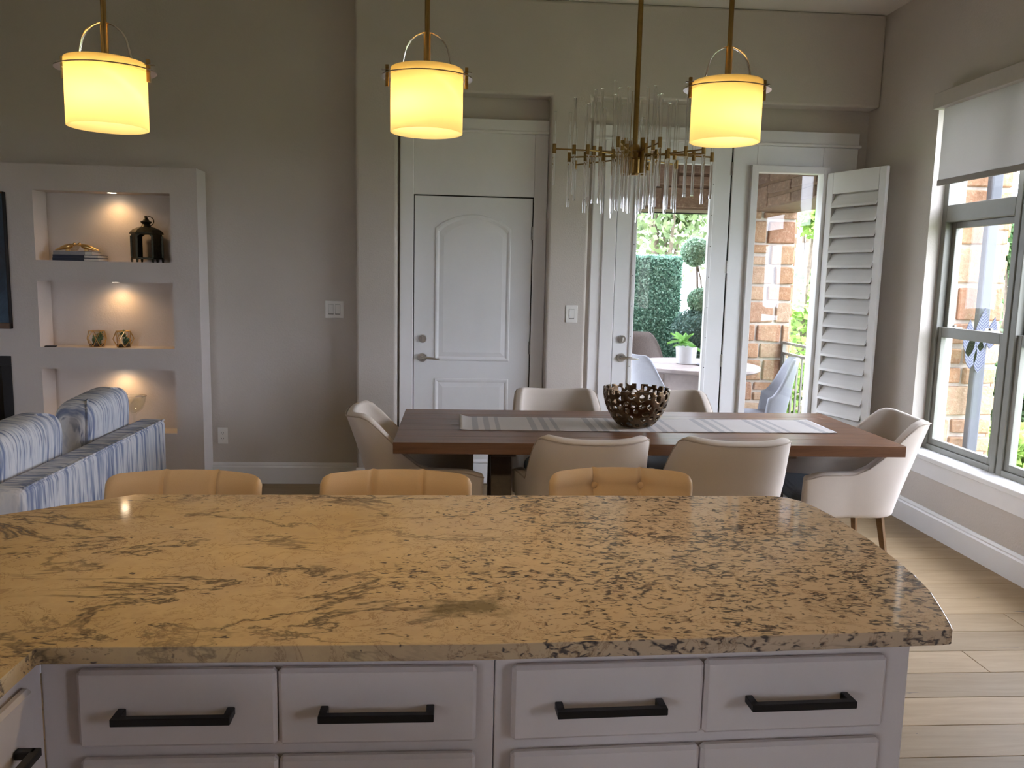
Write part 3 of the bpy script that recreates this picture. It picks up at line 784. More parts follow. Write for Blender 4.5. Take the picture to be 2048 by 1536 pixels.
def pillow_mesh(w, h, d, ex=.34):
    # superellipsoid cushion with soft boxed edge
    def fn(u, v):
        a = 2 * PI * u; b = PI * (v - .5)
        def pw(c, e): return math.copysign(abs(c) ** e, c)
        x = d / 2 * pw(math.cos(b), .6) * pw(math.cos(a), .6); y = w / 2 * pw(math.cos(b), ex) * pw(math.sin(a), ex); z = h / 2 * pw(math.sin(b), ex)
        return (x, y, z)
    return B().grid(fn, 40, 22, True)
def cushion(label, x, y, z, w, h, d, tilt, rz, rx):
    t = thing('sofa_cushion', label, 'cushion', (x, y, z), rz, 'sofa back cushions')
    M = Matrix.Rotation(tilt, 4, 'Y') @ Matrix.Rotation(rx, 4, 'X')
    m = pillow_mesh(w, h, d); m.xf(M); m.xf(Matrix.Translation((0, 0, h / 2))); m.build('cover', striped_c, t, smooth=True)
    def pw(c, e): return math.copysign(abs(c) ** e, c)
    for a0 in (R(52), R(-52)):                            # piped seams where the face meets the boxed ends
        pts = []
        for k in range(25):
            b0 = R(-80 + 160 * k / 24)
            p = M @ Vector((d / 2 * pw(math.cos(b0), .6) * pw(math.cos(a0), .6), w / 2 * pw(math.cos(b0), .34) * pw(math.sin(a0), .34), h / 2 * pw(math.sin(b0), .34)))
            pts.append((p.x, p.y, p.z + h / 2))
        B().tube(pts, .006, 6).build('piping', striped_c, t, smooth=True)
striped_c = striped('cushion_ikat_stripe', 'z')
cushion('striped blue back cushion nearest the counter, at the left edge of the view', SXB - .232, 3.07, .46, .56, .465, .185, R(5), 0, R(2))
cushion('striped blue back cushion at the far end of the sofa', SXB - .232, 3.785, .46, .47, .47, .185, R(5), 0, R(4))

# ================================================================== KITCHEN ISLAND
cx0 = -.646
def counter_poly():
    p = [(cx0, .30), (cx0, 1.227)]
    for k in range(5):                                   # inner corner radius
        a = R(180 - 22.5 * k); p.append((cx0 + .008 + .008 * math.cos(a), 1.227 + .008 * math.sin(a)))
    p += [(.05, 1.234), (.42, 1.249), (.845, 1.272)]
    p += [(.862, 1.276), (.869, 1.29), (.895, 1.36), (.922, 1.44), (.941, 1.53), (.953, 1.62), (.961, 1.73), (.964, 1.84), (.962, 1.94), (.953, 2.02), (.938, 2.075), (.912, 2.112), (.872, 2.127)]
    p += [(.3, 2.124), (-.835, 2.118), (-1.09, 1.922), (-1.60, 1.53), (-1.60, .30)]
    return p
ct = B().prism(counter_poly(), .887, .915).build('countertop', M_GRANITE, bevel=.0075, seg=4)
tag(ct, 'speckled tan and black polished granite countertop with a curved right end', 'countertop')
FY = 1.288                                              # face frame plane
def pull(parent, cx, cz, w, y, mat=M_BLACK):
    h = B(); t = .013
    h.box(cx - w / 2, cx + w / 2, y - .036, y - .036 + t, cz - t / 2, cz + t / 2)
    h.box(cx - w / 2, cx - w / 2 + t, y - .030, y - .001, cz - t / 2, cz + t / 2); h.box(cx + w / 2 - t, cx + w / 2, y - .030, y - .001, cz - t / 2, cz + t / 2)
    return h.build('pull_handle', mat, parent, bevel=.0012, seg=1)
def drawer_front(t, x0, x1, z0, z1, handle):
    # slab front with a chamfered lip, local y=0 is the face frame
    o = B().box(x0, x1, -.02, -.0005, z0, z1).build('drawer_front', M_CAB, t, bevel=.006, seg=1)
    if handle: pull(o, handle[0], handle[1], .186, -.02)
    return o
def base_cabinet(label, ox, oy, rz, width, drawers, depth):
    t = thing('base_cabinet', label, 'cabinet', (ox, oy, 0), rz)
    k_ = depth * math.tan(rz) + .001 if rz else 0
    m = B().prism([(0, 0), (width, 0), (width, depth), (k_, depth)], .09, .886).build('body', M_CAB, t, bevel=.0015, seg=1)
    B().box(k_, width, .05, depth, 0, .09).build('toe_kick', M_CAB, t)
    for x0, x1 in drawers:
        for q, (z0_, z1_) in enumerate(((.724, .857), (.42, .702), (.11, .402))):
            drawer_front(t, x0, x1, z0_, z1_, ((x0 + x1) / 2 + (.0 if q else .0), (z0_ + z1_) / 2 - .002))
    return t
base_cabinet('white island base cabinet with two top drawers beside the inner corner', -.668, FY, 0, .738, [(.062, .380), (.3825, .708)], .56)
base_cabinet('white island base cabinet at the right end under the curved counter', .0715, FY - .001, R(2.2), .742, [(.028, .358), (.361, .690)], .50)
lc = thing('base_cabinet', 'white base cabinet on the left leg of the island facing right', 'cabinet', (-.6675, FY - .0015, 0), R(90))
# local x runs away from the camera after rotation; the front faces the aisle (+X world)
B().box(-1.0, -.001, .0, .62, .09, .886).build('body', M_CAB, lc, bevel=.0015, seg=1)
B().box(-1.0, -.001, .05, .62, 0, .09).build('toe_kick', M_CAB, lc)
for q, (z0_, z1_) in enumerate(((.724, .857), (.42, .702), (.11, .402))):
    o = B().box(-.52, -.062, -.02, -.0005, z0_, z1_).build('drawer_front', M_CAB, lc, bevel=.006, seg=1)
    pull(o, -.21, (z0_ + z1_) / 2 - .008, .186, -.02)

# ================================================================== BAR STOOLS
def bar_stool(label, x, y, rz, ztop, width, tuft=.62):
    t = thing('bar_stool', label, 'bar stool', (x, y, 0), rz, 'bar stools behind the counter')
    w = width / 2; zb = ztop - .34
    def back(u, v):
        # u across, v: closed loop around the section (front face, top, rear)
        s = (u - .5) * 2
        curve = -.085 * abs(s) ** 2.2
        loop = v * 2
        if loop <= 1: f = loop; z = zb + (ztop - zb) * f; th = -.035
        else: f = 2 - loop; z = zb + (ztop - zb) * f; th = .035
        edge = min(1, (1 - f) * 7); th *= math.sqrt(max(0.02, 1 - (1 - edge) ** 2))
        e2 = min(1, (1 - abs(s)) * 9); th *= math.sqrt(max(.02, 1 - (1 - e2) ** 2))
        z -= .028 * (1 - math.sqrt(max(0, 1 - (1 - min(1, (1 - abs(s)) * 6)) ** 2))) * f
        if th < 0:                                        # tufting on the front face
            for c in (-.335, .335):
                th += .014 * math.exp(-((s - c) / .028) ** 2) * (1 if f > .25 else .4)
            for c in (-.335, .335):
                th += .016 * math.exp(-((s - c) / .11) ** 2 - ((f - tuft) / .07) ** 2)
            th += .010 * math.exp(-((f - tuft) / .05) ** 2)
        return (s * w, curve + th + .05 * f, z)
    B().grid(back, 64, 44).build('backrest', M_TAN, t, smooth=True)
    bt = B().ball((0, 0, 0), .012, 10, 6, (1, .5, 1)).mesh('button', M_TAN, True)
    for c in (-.335, .335): share('button', bt, t, (c * w, -.016 + .05 * tuft, zb + .34 * tuft))
    B().box(-w + .02, w - .02, -.46, -.02, .58, .68).build('seat', M_TAN, t, bevel=.04, seg=4)
    for sx in (-1, 1):
        for yy, yb in ((-.42, -.45), (-.04, .0)):
            B().cyl((sx * (w - .06), yy, .60), (sx * (w - .03), yb, 0), .018, .012, 10).build('leg', M_LEG, t)
    fr = B(); 
    for yy in (-.435, -.015): fr.cyl((-(w - .042), yy, .22), (w - .042, yy, .22), .008, .008, 8)
    for sx in (-1, 1): fr.cyl((sx * (w - .042), -.435, .22), (sx * (w - .042), -.015, .22), .008, .008, 8)
    fr.build('footrest', M_BRASS, t)
bar_stool('tan tufted bar stool nearest the striped sofa', -.838, 2.54, 0, .868, .475)
bar_stool('tan tufted bar stool in the middle of the three at the counter', -.185, 2.54, 0, .873, .475)
bar_stool('tan tufted bar stool with visible buttons, rightmost at the counter', .532, 2.54, 0, .884, .465, .835)

# ================================================================== DINING TABLE
TX0, TX1, TY0, TY1, TZ = -.278, 2.085, 3.545, 4.445, .76
tb = thing('dining_table', 'long walnut dining table with thick top and dark trestle legs', 'table', ((TX0 + TX1) / 2, (TY0 + TY1) / 2, 0))
nb_ = 6
for k in range(nb_):
    a, b = TY0 + (TY1 - TY0) * k / nb_, TY0 + (TY1 - TY0) * (k + 1) / nb_
    B().box(TX0, TX1, a + .0002, b - .0002, TZ - .052, TZ).build('tabletop_board', M_TABLE, tb, bevel=.0012, seg=1, world=True)
cxm = (TY0 + TY1) / 2
for lx in (.22, 1.56):
    for s in (-1, 1):
        m = B(); m.prism([(cxm + s * .10 - .045, TZ - .09), (cxm + s * .10 + .045, TZ - .09), (cxm + s * .36 + .045, 0), (cxm + s * .36 - .045, 0)], lx - .05 , lx + .05, 'x')
        m.build('leg', M_LEG, tb, bevel=.003, world=True)
    B().box(lx - .06, lx + .06, TY0 + .12, TY1 - .12, TZ - .09, TZ - .053).build('top_bearer', M_LEG, tb, bevel=.003, world=True)
B().box(.27, 1.51, cxm - .03, cxm + .03, .30, .38).build('stretcher', M_LEG, tb, bevel=.003, world=True)
def runner_fn(u, v):
    x = .018 + 1.875 * u; y = 3.838 + .36 * v + .006 * math.sin(9 * u)
    z = TZ + .0022 + .0012 * math.sin(22 * u + 3 * v) * math.sin(5 * v + u) + (.016 * max(0, 1 - u / .035) ** 2 * (.3 + .7 * v)) + .004 * max(0, 1 - (1 - u) / .03)
    return (x - .95, y - 4.0, z - TZ)
rn = B().grid(runner_fn, 120, 16).build('table_runner', M_RUNNER, solid=.002, smooth=True)
rn.location = (.95, 4.0, TZ); tag(rn, 'pale linen table runner with grey stripes along the dining table', 'table runner')
# perforated bowl
def perforated_bowl():
    bm = bmesh.new(); nu, nv = 150, 46
    prof = [(0, .0)] + [(.078, .0), (.083, .002)]
    rnd = random.Random(4)
    def P(u, v):
        a = 2 * PI * u
        s = v
        r = .078 + (.163 - .078) * math.sin(PI / 2 * min(1, s * 1.02)) ** .82; z = .005 + .188 * s ** 1.12
        return r * math.cos(a), r * math.sin(a), z
    holes = []
    tries = 0
    while len(holes) < 118 and tries < 14000:
        tries += 1
        u, v = rnd.random(), rnd.uniform(.06, 1.0); p = Vector(P(u, v)); rad = rnd.uniform(.0095, .0155)
        if all((p - q).length > (rad + r2) * 1.22 + .004 for q, r2, _ in holes): holes.append((p, rad, rnd.uniform(0, PI)))
    grid = [[bm.verts.new(P(i / nu, j / nv)) for i in range(nu)] for j in range(nv + 1)]
    for j in range(nv):
        for i in range(nu):
            c = Vector(P((i + .5) / nu, (j + .5) / nv)); cut = False
            for q, rad, th in holes:
                d = c - q
                if d.length < rad * 1.6:
                    tx = Vector((-q.y, q.x, 0)).normalized(); nn = Vector((q.x, q.y, 0)).normalized(); tz = (Vector((0, 0, 1)) + nn * .35).normalized()
                    a, b = d.dot(tx), d.dot(tz); a, b = a * math.cos(th) + b * math.sin(th), -a * math.sin(th) + b * math.cos(th)
                    if (a / (rad * .8)) ** 2 + (b / (rad * 1.2)) ** 2 < 1: cut = True; break
            if not cut: bm.faces.new((grid[j][i], grid[j][(i + 1) % nu], grid[j + 1][(i + 1) % nu], grid[j + 1][i]))
    bm.faces.new(list(reversed(grid[0])))
    loose = [v for v in bm.verts if not v.link_faces]
    bmesh.ops.delete(bm, geom=loose, context='VERTS')
    bmesh.ops.recalc_face_normals(bm, faces=bm.faces)
    me = bpy.data.meshes.new('bowl'); bm.to_mesh(me); bm.free(); me.materials.append(M_BRONZE)
    me.polygons.foreach_set('use_smooth', [True] * len(me.polygons))
    o = bpy.data.objects.new('openwork_bowl', me); COL.objects.link(o)
    l = o.modifiers.new('lap', 'SMOOTH'); l.factor = .5; l.iterations = 3
    s = o.modifiers.new('thick', 'SOLIDIFY'); s.thickness = .009; s.offset = 0
    return o
bw = perforated_bowl(); bw.location = (.905, 3.985, TZ + .0065)
tag(bw, 'bronze openwork bowl with pierced sides standing on the table runner', 'bowl')

# ================================================================== DINING CHAIRS
def chair_path(t):
    s = 1 if t >= 0 else -1; a = abs(t)
    if a <= .56:
        ph = a / .56 * PI / 2
        x = .238 * math.sin(ph) ** .62; y = -.235 * math.cos(ph) ** .62
    else:
        k = (a - .56) / .44; x = .238 + .042 * smooth01(k); y = .27 * k
    return s * x, y
def make_chair(label):
    t = thing('dining_chair', label, 'chair', (0, 0, 0), 0, 'upholstered dining chairs around the table')
    ZB = .36
    def ztop(tt):
        a = abs(tt); h = .592 + .243 * (1 - smooth01((a - .34) / .26))
        return h + .012 * smooth01(a / .34) * (1 - smooth01((a - .34) / .2)) - .02 * smooth01((a - .86) / .14)
    def pt(u, v):
        tt = (u - .5) * 2; x, y = chair_path(tt); zt = ztop(tt); z = ZB + (zt - ZB) * v
        hgt = (z - ZB) / .475; back = smooth01(max(0, -y / .235) * 1.25)
        y2 = y - .145 * hgt ** 1.15 * back + .02 * back; x2 = x * (.92 + .10 * min(1, hgt * 1.7) - .03 * hgt * back)
        return Vector((x2, y2, z))
    o = B().grid(lambda u, v: tuple(pt(u, v)), 48, 12).build('shell', M_CREAM, t, smooth=True)
    sd = o.modifiers.new('thick', 'SOLIDIFY'); sd.thickness = .05; sd.offset = 0
    bv = o.modifiers.new('bevel', 'BEVEL'); bv.width = .018; bv.segments = 3; bv.limit_method = 'ANGLE'; bv.angle_limit = R(50)
    # outer piping around the rim
    rim = []
    for k in range(49):
        u = k / 48; p = pt(u, 1.0); q = pt(min(1, u + .01), 1.0); q2 = pt(max(0, u - .01), 1.0)
        d = (q - q2); nrm = Vector((d.y, -d.x, 0)).normalized(); rim.append(p + nrm * .024 - Vector((0, 0, .012)))
    B().tube(rim, .0035, 6).build('piping', M_PIPE, t, smooth=True)
    # seat pan and cushion
    outline = []
    for k in range(33):
        x, y = chair_path(-1 + 2 * k / 32); outline.append((x * .90, y * .90))
    outline = [(x, y) for x, y in outline]; outline.append((.18, .30)); outline.append((-.18, .30))
    B().prism(outline, ZB - .005, .40).build('seat_base', M_CREAM, t, bevel=.01)
    outline2 = [(x * .92, y * .92 + .005) for x, y in outline]
    B().prism(outline2, .395, .475).build('seat_cushion', M_SEAT, t, bevel=.03, seg=4)
    for sx in (-1, 1):
        for yy, yo in ((-.15, -.20), (.20, .25)):
            B().cyl((sx * .17, yy, ZB), (sx * .215, yo, 0), .021, .012, 4, phase=PI / 4).build('leg', M_CHAIRLEG, t)
    return t
ch = make_chair('cream dining chair with its back to the counter, left of the front pair')
spots = [(.582, 3.60, 0, None),
         (1.205, 3.59, R(-3), 'cream dining chair with its back to the counter, right of the front pair'),
         (.585, 4.43, R(180), 'cream dining chair on the far side of the table in front of the white door'),
         (1.25, 4.43, R(180), 'cream dining chair on the far side of the table behind the bronze bowl'),
         (-.155, 3.99, R(-86), 'cream dining chair at the left end of the table'),
         (1.985, 3.97, R(84), 'cream dining chair at the right end of the table by the window')]
for x, y, rz, lab in spots:
    c = ch if lab is None else copy_tree(ch)
    c.location = (x, y, 0); c.rotation_euler = (0, 0, rz)
    if lab: c['label'] = lab

# ================================================================== PENDANTS
def pendant(label, x, y, zc, rz, hot):
    t = thing('pendant_lamp', label, 'pendant lamp', (x, y, zc), rz, 'amber glass pendants over the island')
    r, h = .0745, .064
    B().lathe([(r, -h), (r, h)], 56, caps=False).build('shade', M_LAMPGLASS, t, smooth=True, solid=.003)
    tp = B().lathe([(r * .98, h - .004), (.02, h + .002)], 48, caps=False).build('shade_top', M_LAMPGLASS, t, smooth=True)
    B().lathe([(.026, h - .004), (.026, h + .006), (.006, h + .010)], 20).build('socket_cap', M_CHROME, t, smooth=False, angle=40)
    hp = B(); ro, ri = .090, .079; zr = h - .016
    n = 56
    hp.lathe([(ri, zr - .0012), (ro, zr - .0012), (ro, zr + .0012), (ri, zr + .0012), (ri, zr - .0012)], n, caps=False)
    # ring opens into two side ears: keep only a thin hoop at the front and back
    hoop = hp.v
    hoop2 = []
    for (a, b, c) in hoop:
        ang_ = math.atan2(b, a); rr = math.hypot(a, b)
        if rr > .085: rr = .0795 + .0165 * abs(math.cos(ang_)) ** 3
        hoop2.append((rr * math.cos(ang_), rr * math.sin(ang_), c))
    hp.v = hoop2; hp.build('hoop', M_CHROME, t)
    for s in (-1, 1):
        B().box(s * .083 - .0035, s * .083 + .0035, -.004, .004, h - .036, h + .008).build('clip', M_BRASS, t, bevel=.001)
        B().box(min(s * .076, s * .094), max(s * .076, s * .094), -.005, .005, h - .0035, h - .0015).build('clip_tab', M_CHROME, t)
    # bail strap arching over the shade
    half = [(.060, h - .004), (.053, h + .004), (.049, h + .016), (.046, h + .030), (.042, h + .045), (.034, h + .058), (.022, h + .068), (.010, h + .0735)]
    arcp = [(-a_, 0, b_) for a_, b_ in half] + [(0, 0, h + .075)] + [(a_, 0, b_) for a_, b_ in reversed(half)]
    B().tube(arcp, (.0016, .0065), 8, flat=(1, 0, 0)).build('bail_strap', M_CHROME, t, smooth=True)
    B().cyl((0, 0, h + .006), (0, 0, ZC - zc - .02), .0055, .0055, 14).build('rod', M_BRASS, t, smooth=True)
    B().cyl((0, 0, h + .006), (0, 0, h + .075), .0075, .0075, 14).build('rod_sleeve', M_BRASS, t, smooth=True)
    B().lathe([(.062, ZC - zc - .022), (.062, ZC - zc - .001)], 28).build('ceiling_canopy', M_BRASS, t, bevel=.004)
    B().ball((hot[0], hot[1], hot[2]), .017, 14, 10).build('bulb', M_BULB, t, smooth=True)
    ld = bpy.data.lights.new('pendant_bulb_light', 'POINT'); ld.energy = 14.5; ld.color = (1.0, .72, .40); ld.shadow_soft_size = .02
    lo = bpy.data.objects.new('pendant_bulb_light', ld); COL.objects.link(lo); lo.parent = t; lo.location = hot
pendant('amber glass drum pendant on the left above the sofa end of the island', -.7085, 1.738, 1.845, 0, (.0, -.02, -.024))
pendant('amber glass drum pendant in the middle, in front of the white door', -.0705, 1.777, 1.863, 0, (-.016, -.02, -.026))
pendant('amber glass drum pendant on the right in front of the crystal chandelier', .5855, 1.814, 1.871, 0, (.012, -.022, -.03))

# ================================================================== CHANDELIER
chd = thing('chandelier', 'brass chandelier with clear glass rods hanging over the dining table', 'chandelier', (.848, 3.99, 2.095))
B().cyl((0, 0, -.02), (0, 0, ZC - 2.095 - .02), .0125, .0125, 16).build('stem', M_BRASS, chd, smooth=True)
B().lathe([(.07, ZC - 2.095 - .025), (.07, ZC - 2.095 - .001)], 28).build('ceiling_canopy', M_BRASS, chd, bevel=.004)
B().lathe([(.018, -.095), (.03, -.085), (.03, -.02), (.045, -.015), (.045, .015), (.03, .02), (.02, .05)], 20).build('hub', M_BRASS, chd, angle=40)
rod_cache = {}
rnd = random.Random(21)
sleeve_me = B().cyl((0, 0, -.0225), (0, 0, .0225), .0092, .0092, 14).mesh('rod_sleeve', M_BRASS, False)
for k in range(12):
    a = 2 * PI * k / 12 + .13
    zlev = (.012, -.010, .0)[k % 3]
    end = .405 if k % 2 == 0 else .33
    B().cyl((.03 * math.cos(a), .03 * math.sin(a), zlev), (end * math.cos(a), end * math.sin(a), zlev), .004, .004, 8).build('arm', M_BRASS, chd, smooth=True)
    radii = (.11, .205, .305, .402) if k % 2 == 0 else (.155, .245, .328)
    for rr in radii:
        x, y = rr * math.cos(a), rr * math.sin(a)
        share('rod_sleeve', sleeve_me, chd, (x, y, zlev))
        L = .58 - .55 * max(0, rr - .09) * (1.15) + rnd.uniform(-.05, .05); L = round(max(.20, L), 2)
        up = rnd.uniform(-.025, .03) + .0
        if L not in rod_cache: rod_cache[L] = B().cyl((0, 0, -L / 2), (0, 0, L / 2), .0075, .0075, 14).mesh('glass_rod', M_ROD, True)
        me = rod_cache[L]
        share('glass_rod', me, chd, (x, y, zlev + up))
for k in range(4):
    a = PI / 2 * k + .5; x, y = .06 * math.cos(a), .06 * math.sin(a)
    B().cyl((x, y, -.09), (x, y, .075), .0145, .0145, 16).build('lamp_holder', M_BRASS, chd, smooth=False, angle=40)
    B().lathe([(.009, .075), (.011, .09), (.024, .115), (.027, .135), (.02, .155), (.001, .163)], 18, (x, y, 0)).build('bulb', M_TGLASS, chd, smooth=True)

# ================================================================== PORCH
PZ = -.10
po = B().box(-3, 3.55, YB, 9.3, PZ - .15, PZ).build('patio_floor', M_PATIO); struct(po)
struct(B().box(-3, 3.62, YB, 8.5, 2.80, 2.92).build('porch_ceiling', M_PORCH))
def stonework(t, fa, width, z0, z1, mat, rnd, hmin=.13, hmax=.24, wmin=.16, wmax=.42, proud=.02):
    """lay rough blocks on a face; fa(u, z) gives the point, normal yaw returned by fa.rz"""
    z = z0
    while z < z1 - .02:
        h = min(rnd.uniform(hmin, hmax), z1 - z)
        if z1 - (z + h) < .07: h = z1 - z
        u = 0.0
        while u < width - .01:
            w = min(rnd.uniform(wmin, wmax), width - u)
            if width - (u + w) < .09: w = width - u
            split = h > .19 and rnd.random() < .3
            parts = [(0, h)] if not split else [(0, h * .5), (h * .5, h)]
            for a, b in parts:
                bw_, bh_ = w / 2 - .011, (b - a) / 2 - .011; d = proud * rnd.uniform(.6, 1.4)
                jit = lambda: rnd.uniform(-.007, .007)
                vs = [(-bw_ + jit(), .03, -bh_ + jit()), (bw_ + jit(), .03, -bh_ + jit()), (bw_ + jit(), .03, bh_ + jit()), (-bw_ + jit(), .03, bh_ + jit())]
                vs += [(p[0] * .97, -d * rnd.uniform(.6, 1.1), p[2] * .96) for p in vs]
                o = B().add(vs, [(0, 1, 2, 3), (4, 5, 6, 7), (0, 1, 5, 4), (1, 2, 6, 5), (2, 3, 7, 6), (3, 0, 4, 7)]).build('stone', mat, t, bevel=.008, seg=1)
                p, rz = fa(u + w / 2, z + (a + b) / 2); L = t.location
                o.location = (p[0] - L.x, p[1] - L.y, p[2] - L.z); o.rotation_euler = (0, 0, rz)
            u += w
        z += h
rs_ = random.Random(3)
col = thing('stone_column', 'square sandstone porch column beyond the narrow side window', 'column', (3.08, 8.28, PZ))
CX0, CX1, CY0, CY1 = 2.80, 3.37, 8.0, 8.56
B().box(CX0 + .01, CX1 - .01, CY0 + .01, CY1 - .01, PZ, 2.8).build('mortar_core', M_MORTAR, col, world=True)
stonework(col, lambda u, z: ((CX0 + u, CY0, z), 0), CX1 - CX0, PZ, 2.2, M_STONE, rs_)
stonework(col, lambda u, z: ((CX0, CY1 - u, z), -PI / 2), CY1 - CY0, PZ, 2.2, M_STONE, rs_, wmin=.25)
stonework(col, lambda u, z: ((CX1, CY0 + u, z), PI / 2), CY1 - CY0, PZ, 2.2, M_STONE, rs_, wmin=.25)
bm1 = thing('stone_beam', 'brown stone porch beam across the top of the patio view', 'beam', (1.0, 8.2, 2.19))
B().box(-3, CX1, 8.02, 8.5, 2.19, 2.80).build('mortar_core', M_PORCH, bm1, world=True)
stonework(bm1, lambda u, z: ((.6 + u, 8.01, z), 0), 2.75, 2.19, 2.80, M_STONE_DK, rs_, wmin=.3, wmax=.6)
bm2 = thing('stone_beam', 'brown stone side beam running back to the house above the railing', 'beam', (3.1, 7.0, 2.2))
B().box(2.90, 3.36, 6.17, 8.02, 2.19, 2.80).build('mortar_core', M_PORCH, bm2, world=True)
stonework(bm2, lambda u, z: ((2.90, 8.0 - u, z), -PI / 2), 1.82, 2.19, 2.80, M_STONE_DK, rs_, wmin=.3, wmax=.6)
B().cyl((-1, 7.97, 2.145), (CX0, 7.97, 2.15), .006, .006, 8).build('cable', M_BLACK, bm1, world=True)
# house corner pier outside the dining window
pier = thing('stone_pier', 'sandstone house corner pier outside the dining window', 'column', (3.6, 6.1, PZ))
QX0, QX1, QY0, QY1 = 3.21, 3.86, 5.52, 6.15
B().box(QX0 + .01, QX1 - .01, QY0 + .01, QY1 - .01, PZ - 1.0, 2.79).build('mortar_core', M_MORTAR, pier, world=True)
stonework(pier, lambda u, z: ((QX0 + u, QY0, z), 0), QX1 - QX0, PZ - .3, 2.79, M_STONE, rs_, .16, .28, .22, .5)
stonework(pier, lambda u, z: ((QX1, QY0 + u, z), PI / 2), QY1 - QY0, PZ - .3, 2.79, M_STONE, rs_, .16, .28, .22, .5)
ds = thing('downspout', 'grey metal downspout running down the stone pier outside the window', 'downspout', (3.64, 5.405, 0))
B().box(-.04, .04, -.03, .03, -1.0, 2.75).build('pipe', M_SPOUT, ds, bevel=.012, seg=2)
for z in (2.35, .25): B().box(-.045, .045, -.035, .07, z, z + .03).build('strap', M_SPOUT, ds, bevel=.003)
# leaf ornament set in front of the downspout
def feather(t, x, z0, h, w, tilt):
    n = 10; pts = []
    for k in range(n + 1):
        a = k / n; pts.append((w * math.sin(PI * a ** .8) * .5, z0 + h * a))
    poly = [(p[0], p[1]) for p in pts] + [(-p[0], p[1]) for p in reversed(pts[1:-1])]
    m = B().prism(poly, -.003, .003, 'y'); m.xf(Matrix.Rotation(tilt, 4, 'Y'))
    o = m.build('leaf_blade', M_FEATHER, t); o.location = (x, 0, 0)
fo = thing('leaf_shape', 'blue and white chevron leaf-pattern ornament hanging outside the window', 'shape', (3.59, 5.355, .955))
feather(fo, .02, .10, .30, .10, R(2)); feather(fo, -.055, .06, .26, .085, R(-2)); feather(fo, .075, .12, .22, .075, R(6)); feather(fo, -.04, -.02, .24, .085, R(0)); feather(fo, .02, -.05, .24, .08, R(2))
# railing
rl = thing('patio_railing', 'bronze metal patio railing between the stone column and the house', 'railing', (3.30, 7.0, PZ))
for z, r_ in ((.895, .022), (.79, .016), (-.02, .014)):
    B().box(3.30 - r_, 3.30 + r_, 6.16, 7.99, z - .012, z + .012).build('rail', M_RAIL, rl, world=True)
yy = 6.24
bal = B().box(-.008, .008, -.008, .008, -.02, .79).mesh('baluster', M_RAIL)
while yy < 7.95:
    share('baluster', bal, rl, (0, yy - 7.0, -PZ)); yy += .105
for y_ in (6.18, 7.96): B().box(3.28, 3.32, y_ - .02, y_ + .02, PZ, .90).build('post', M_RAIL, rl, world=True)

# leaves ------------------------------------------------------------
def leaf_cloud(m, n, pos, size, rnd, aspect=.55):
    for _ in range(n):
        p, nrm = pos(rnd)
        d = Vector((rnd.gauss(0, 1), rnd.gauss(0, 1), rnd.gauss(0, 1)))
        if nrm is not None: d = d * .75 + Vector(nrm) * .9
        d.normalize(); a = d.orthogonal().normalized(); a.rotate(Matrix.Rotation(rnd.uniform(0, 2 * PI), 3, d)); b = d.cross(a)
        s = size * rnd.uniform(.6, 1.35); p = Vector(p)
        o = len(m.v)
        m.v += [tuple(p - a * s), tuple(p + b * s * aspect), tuple(p + a * s), tuple(p - b * s * aspect)]
        m.f.append((o, o + 1, o + 2, o + 3))
def fast_mesh(m, name, mat, parent, world=True):
    L = parent.location
    me = bpy.data.meshes.new(name); me.from_pydata([(p[0] - L.x, p[1] - L.y, p[2] - L.z) for p in m.v] if world else m.v, [], m.f); me.materials.append(mat)
    o = bpy.data.objects.new(name, me); COL.objects.link(o); o.parent = parent; return o
rl_ = random.Random(11)
hd = thing('hedge_screen', 'tall square boxwood hedge screen at the back of the patio', 'hedge', (1.7, 9.12, PZ))
HX0, HX1, HY, HZ1 = .6, 2.52, 9.05, 1.757
B().box(HX0, HX1, HY + .03, HY + .14, PZ, HZ1 - .02).build('backing', M_BUSH, hd, world=True)
m = B()
leaf_cloud(m, 15000, lambda r: ((r.uniform(1.3, HX1), HY + r.uniform(-.015, .04), r.uniform(PZ + .1, HZ1)), (0, -1, .2)), .016, rl_)
leaf_cloud(m, 1400, lambda r: ((r.uniform(1.3, HX1), HY + r.uniform(0, .15), HZ1 + r.uniform(-.02, .015)), (0, 0, 1)), .016, rl_)
leaf_cloud(m, 1500, lambda r: ((HX1 + r.uniform(-.02, .015), HY + r.uniform(0, .15), r.uniform(PZ, HZ1)), (1, 0, 0)), .016, rl_)
fo_ = fast_mesh(m, 'foliage', M_BOX, hd); fo_['kind'] = 'stuff'
def ball_leaves(m, c, r, n, size, rnd):
    def pos(q):
        d = Vector((q.gauss(0, 1), q.gauss(0, 1), q.gauss(0, 1))).normalized()
        return (Vector(c) + d * r * q.uniform(.9, 1.05), d)
    leaf_cloud(m, n, pos, size, rnd)
tp = thing('topiary', 'triple ball topiary with a bushy base on the patio', 'topiary', (2.61, 8.78, PZ))
B().lathe([(.15, 0), (.19, .03), (.21, .32), (.19, .34)], 20, (2.61, 8.78, PZ)).build('pot', plain('dark_planter', (.08, .07, .065), .6), tp, world=True, smooth=True)
B().tube([(2.609, 8.780, 0.121), (2.651, 8.790, 0.757), (2.656, 8.800, 1.288), (2.619, 8.780, 1.447), (2.593, 8.770, 1.765)], .013, 8).build('trunk', M_TRUNK, tp, world=True, smooth=True)
B().tube([(2.630, 8.800, 0.121), (2.662, 8.760, 0.757), (2.683, 8.770, 1.288), (2.651, 8.760, 1.500), (2.598, 8.780, 1.712)], .009, 8).build('trunk', M_TRUNK, tp, world=True, smooth=True)
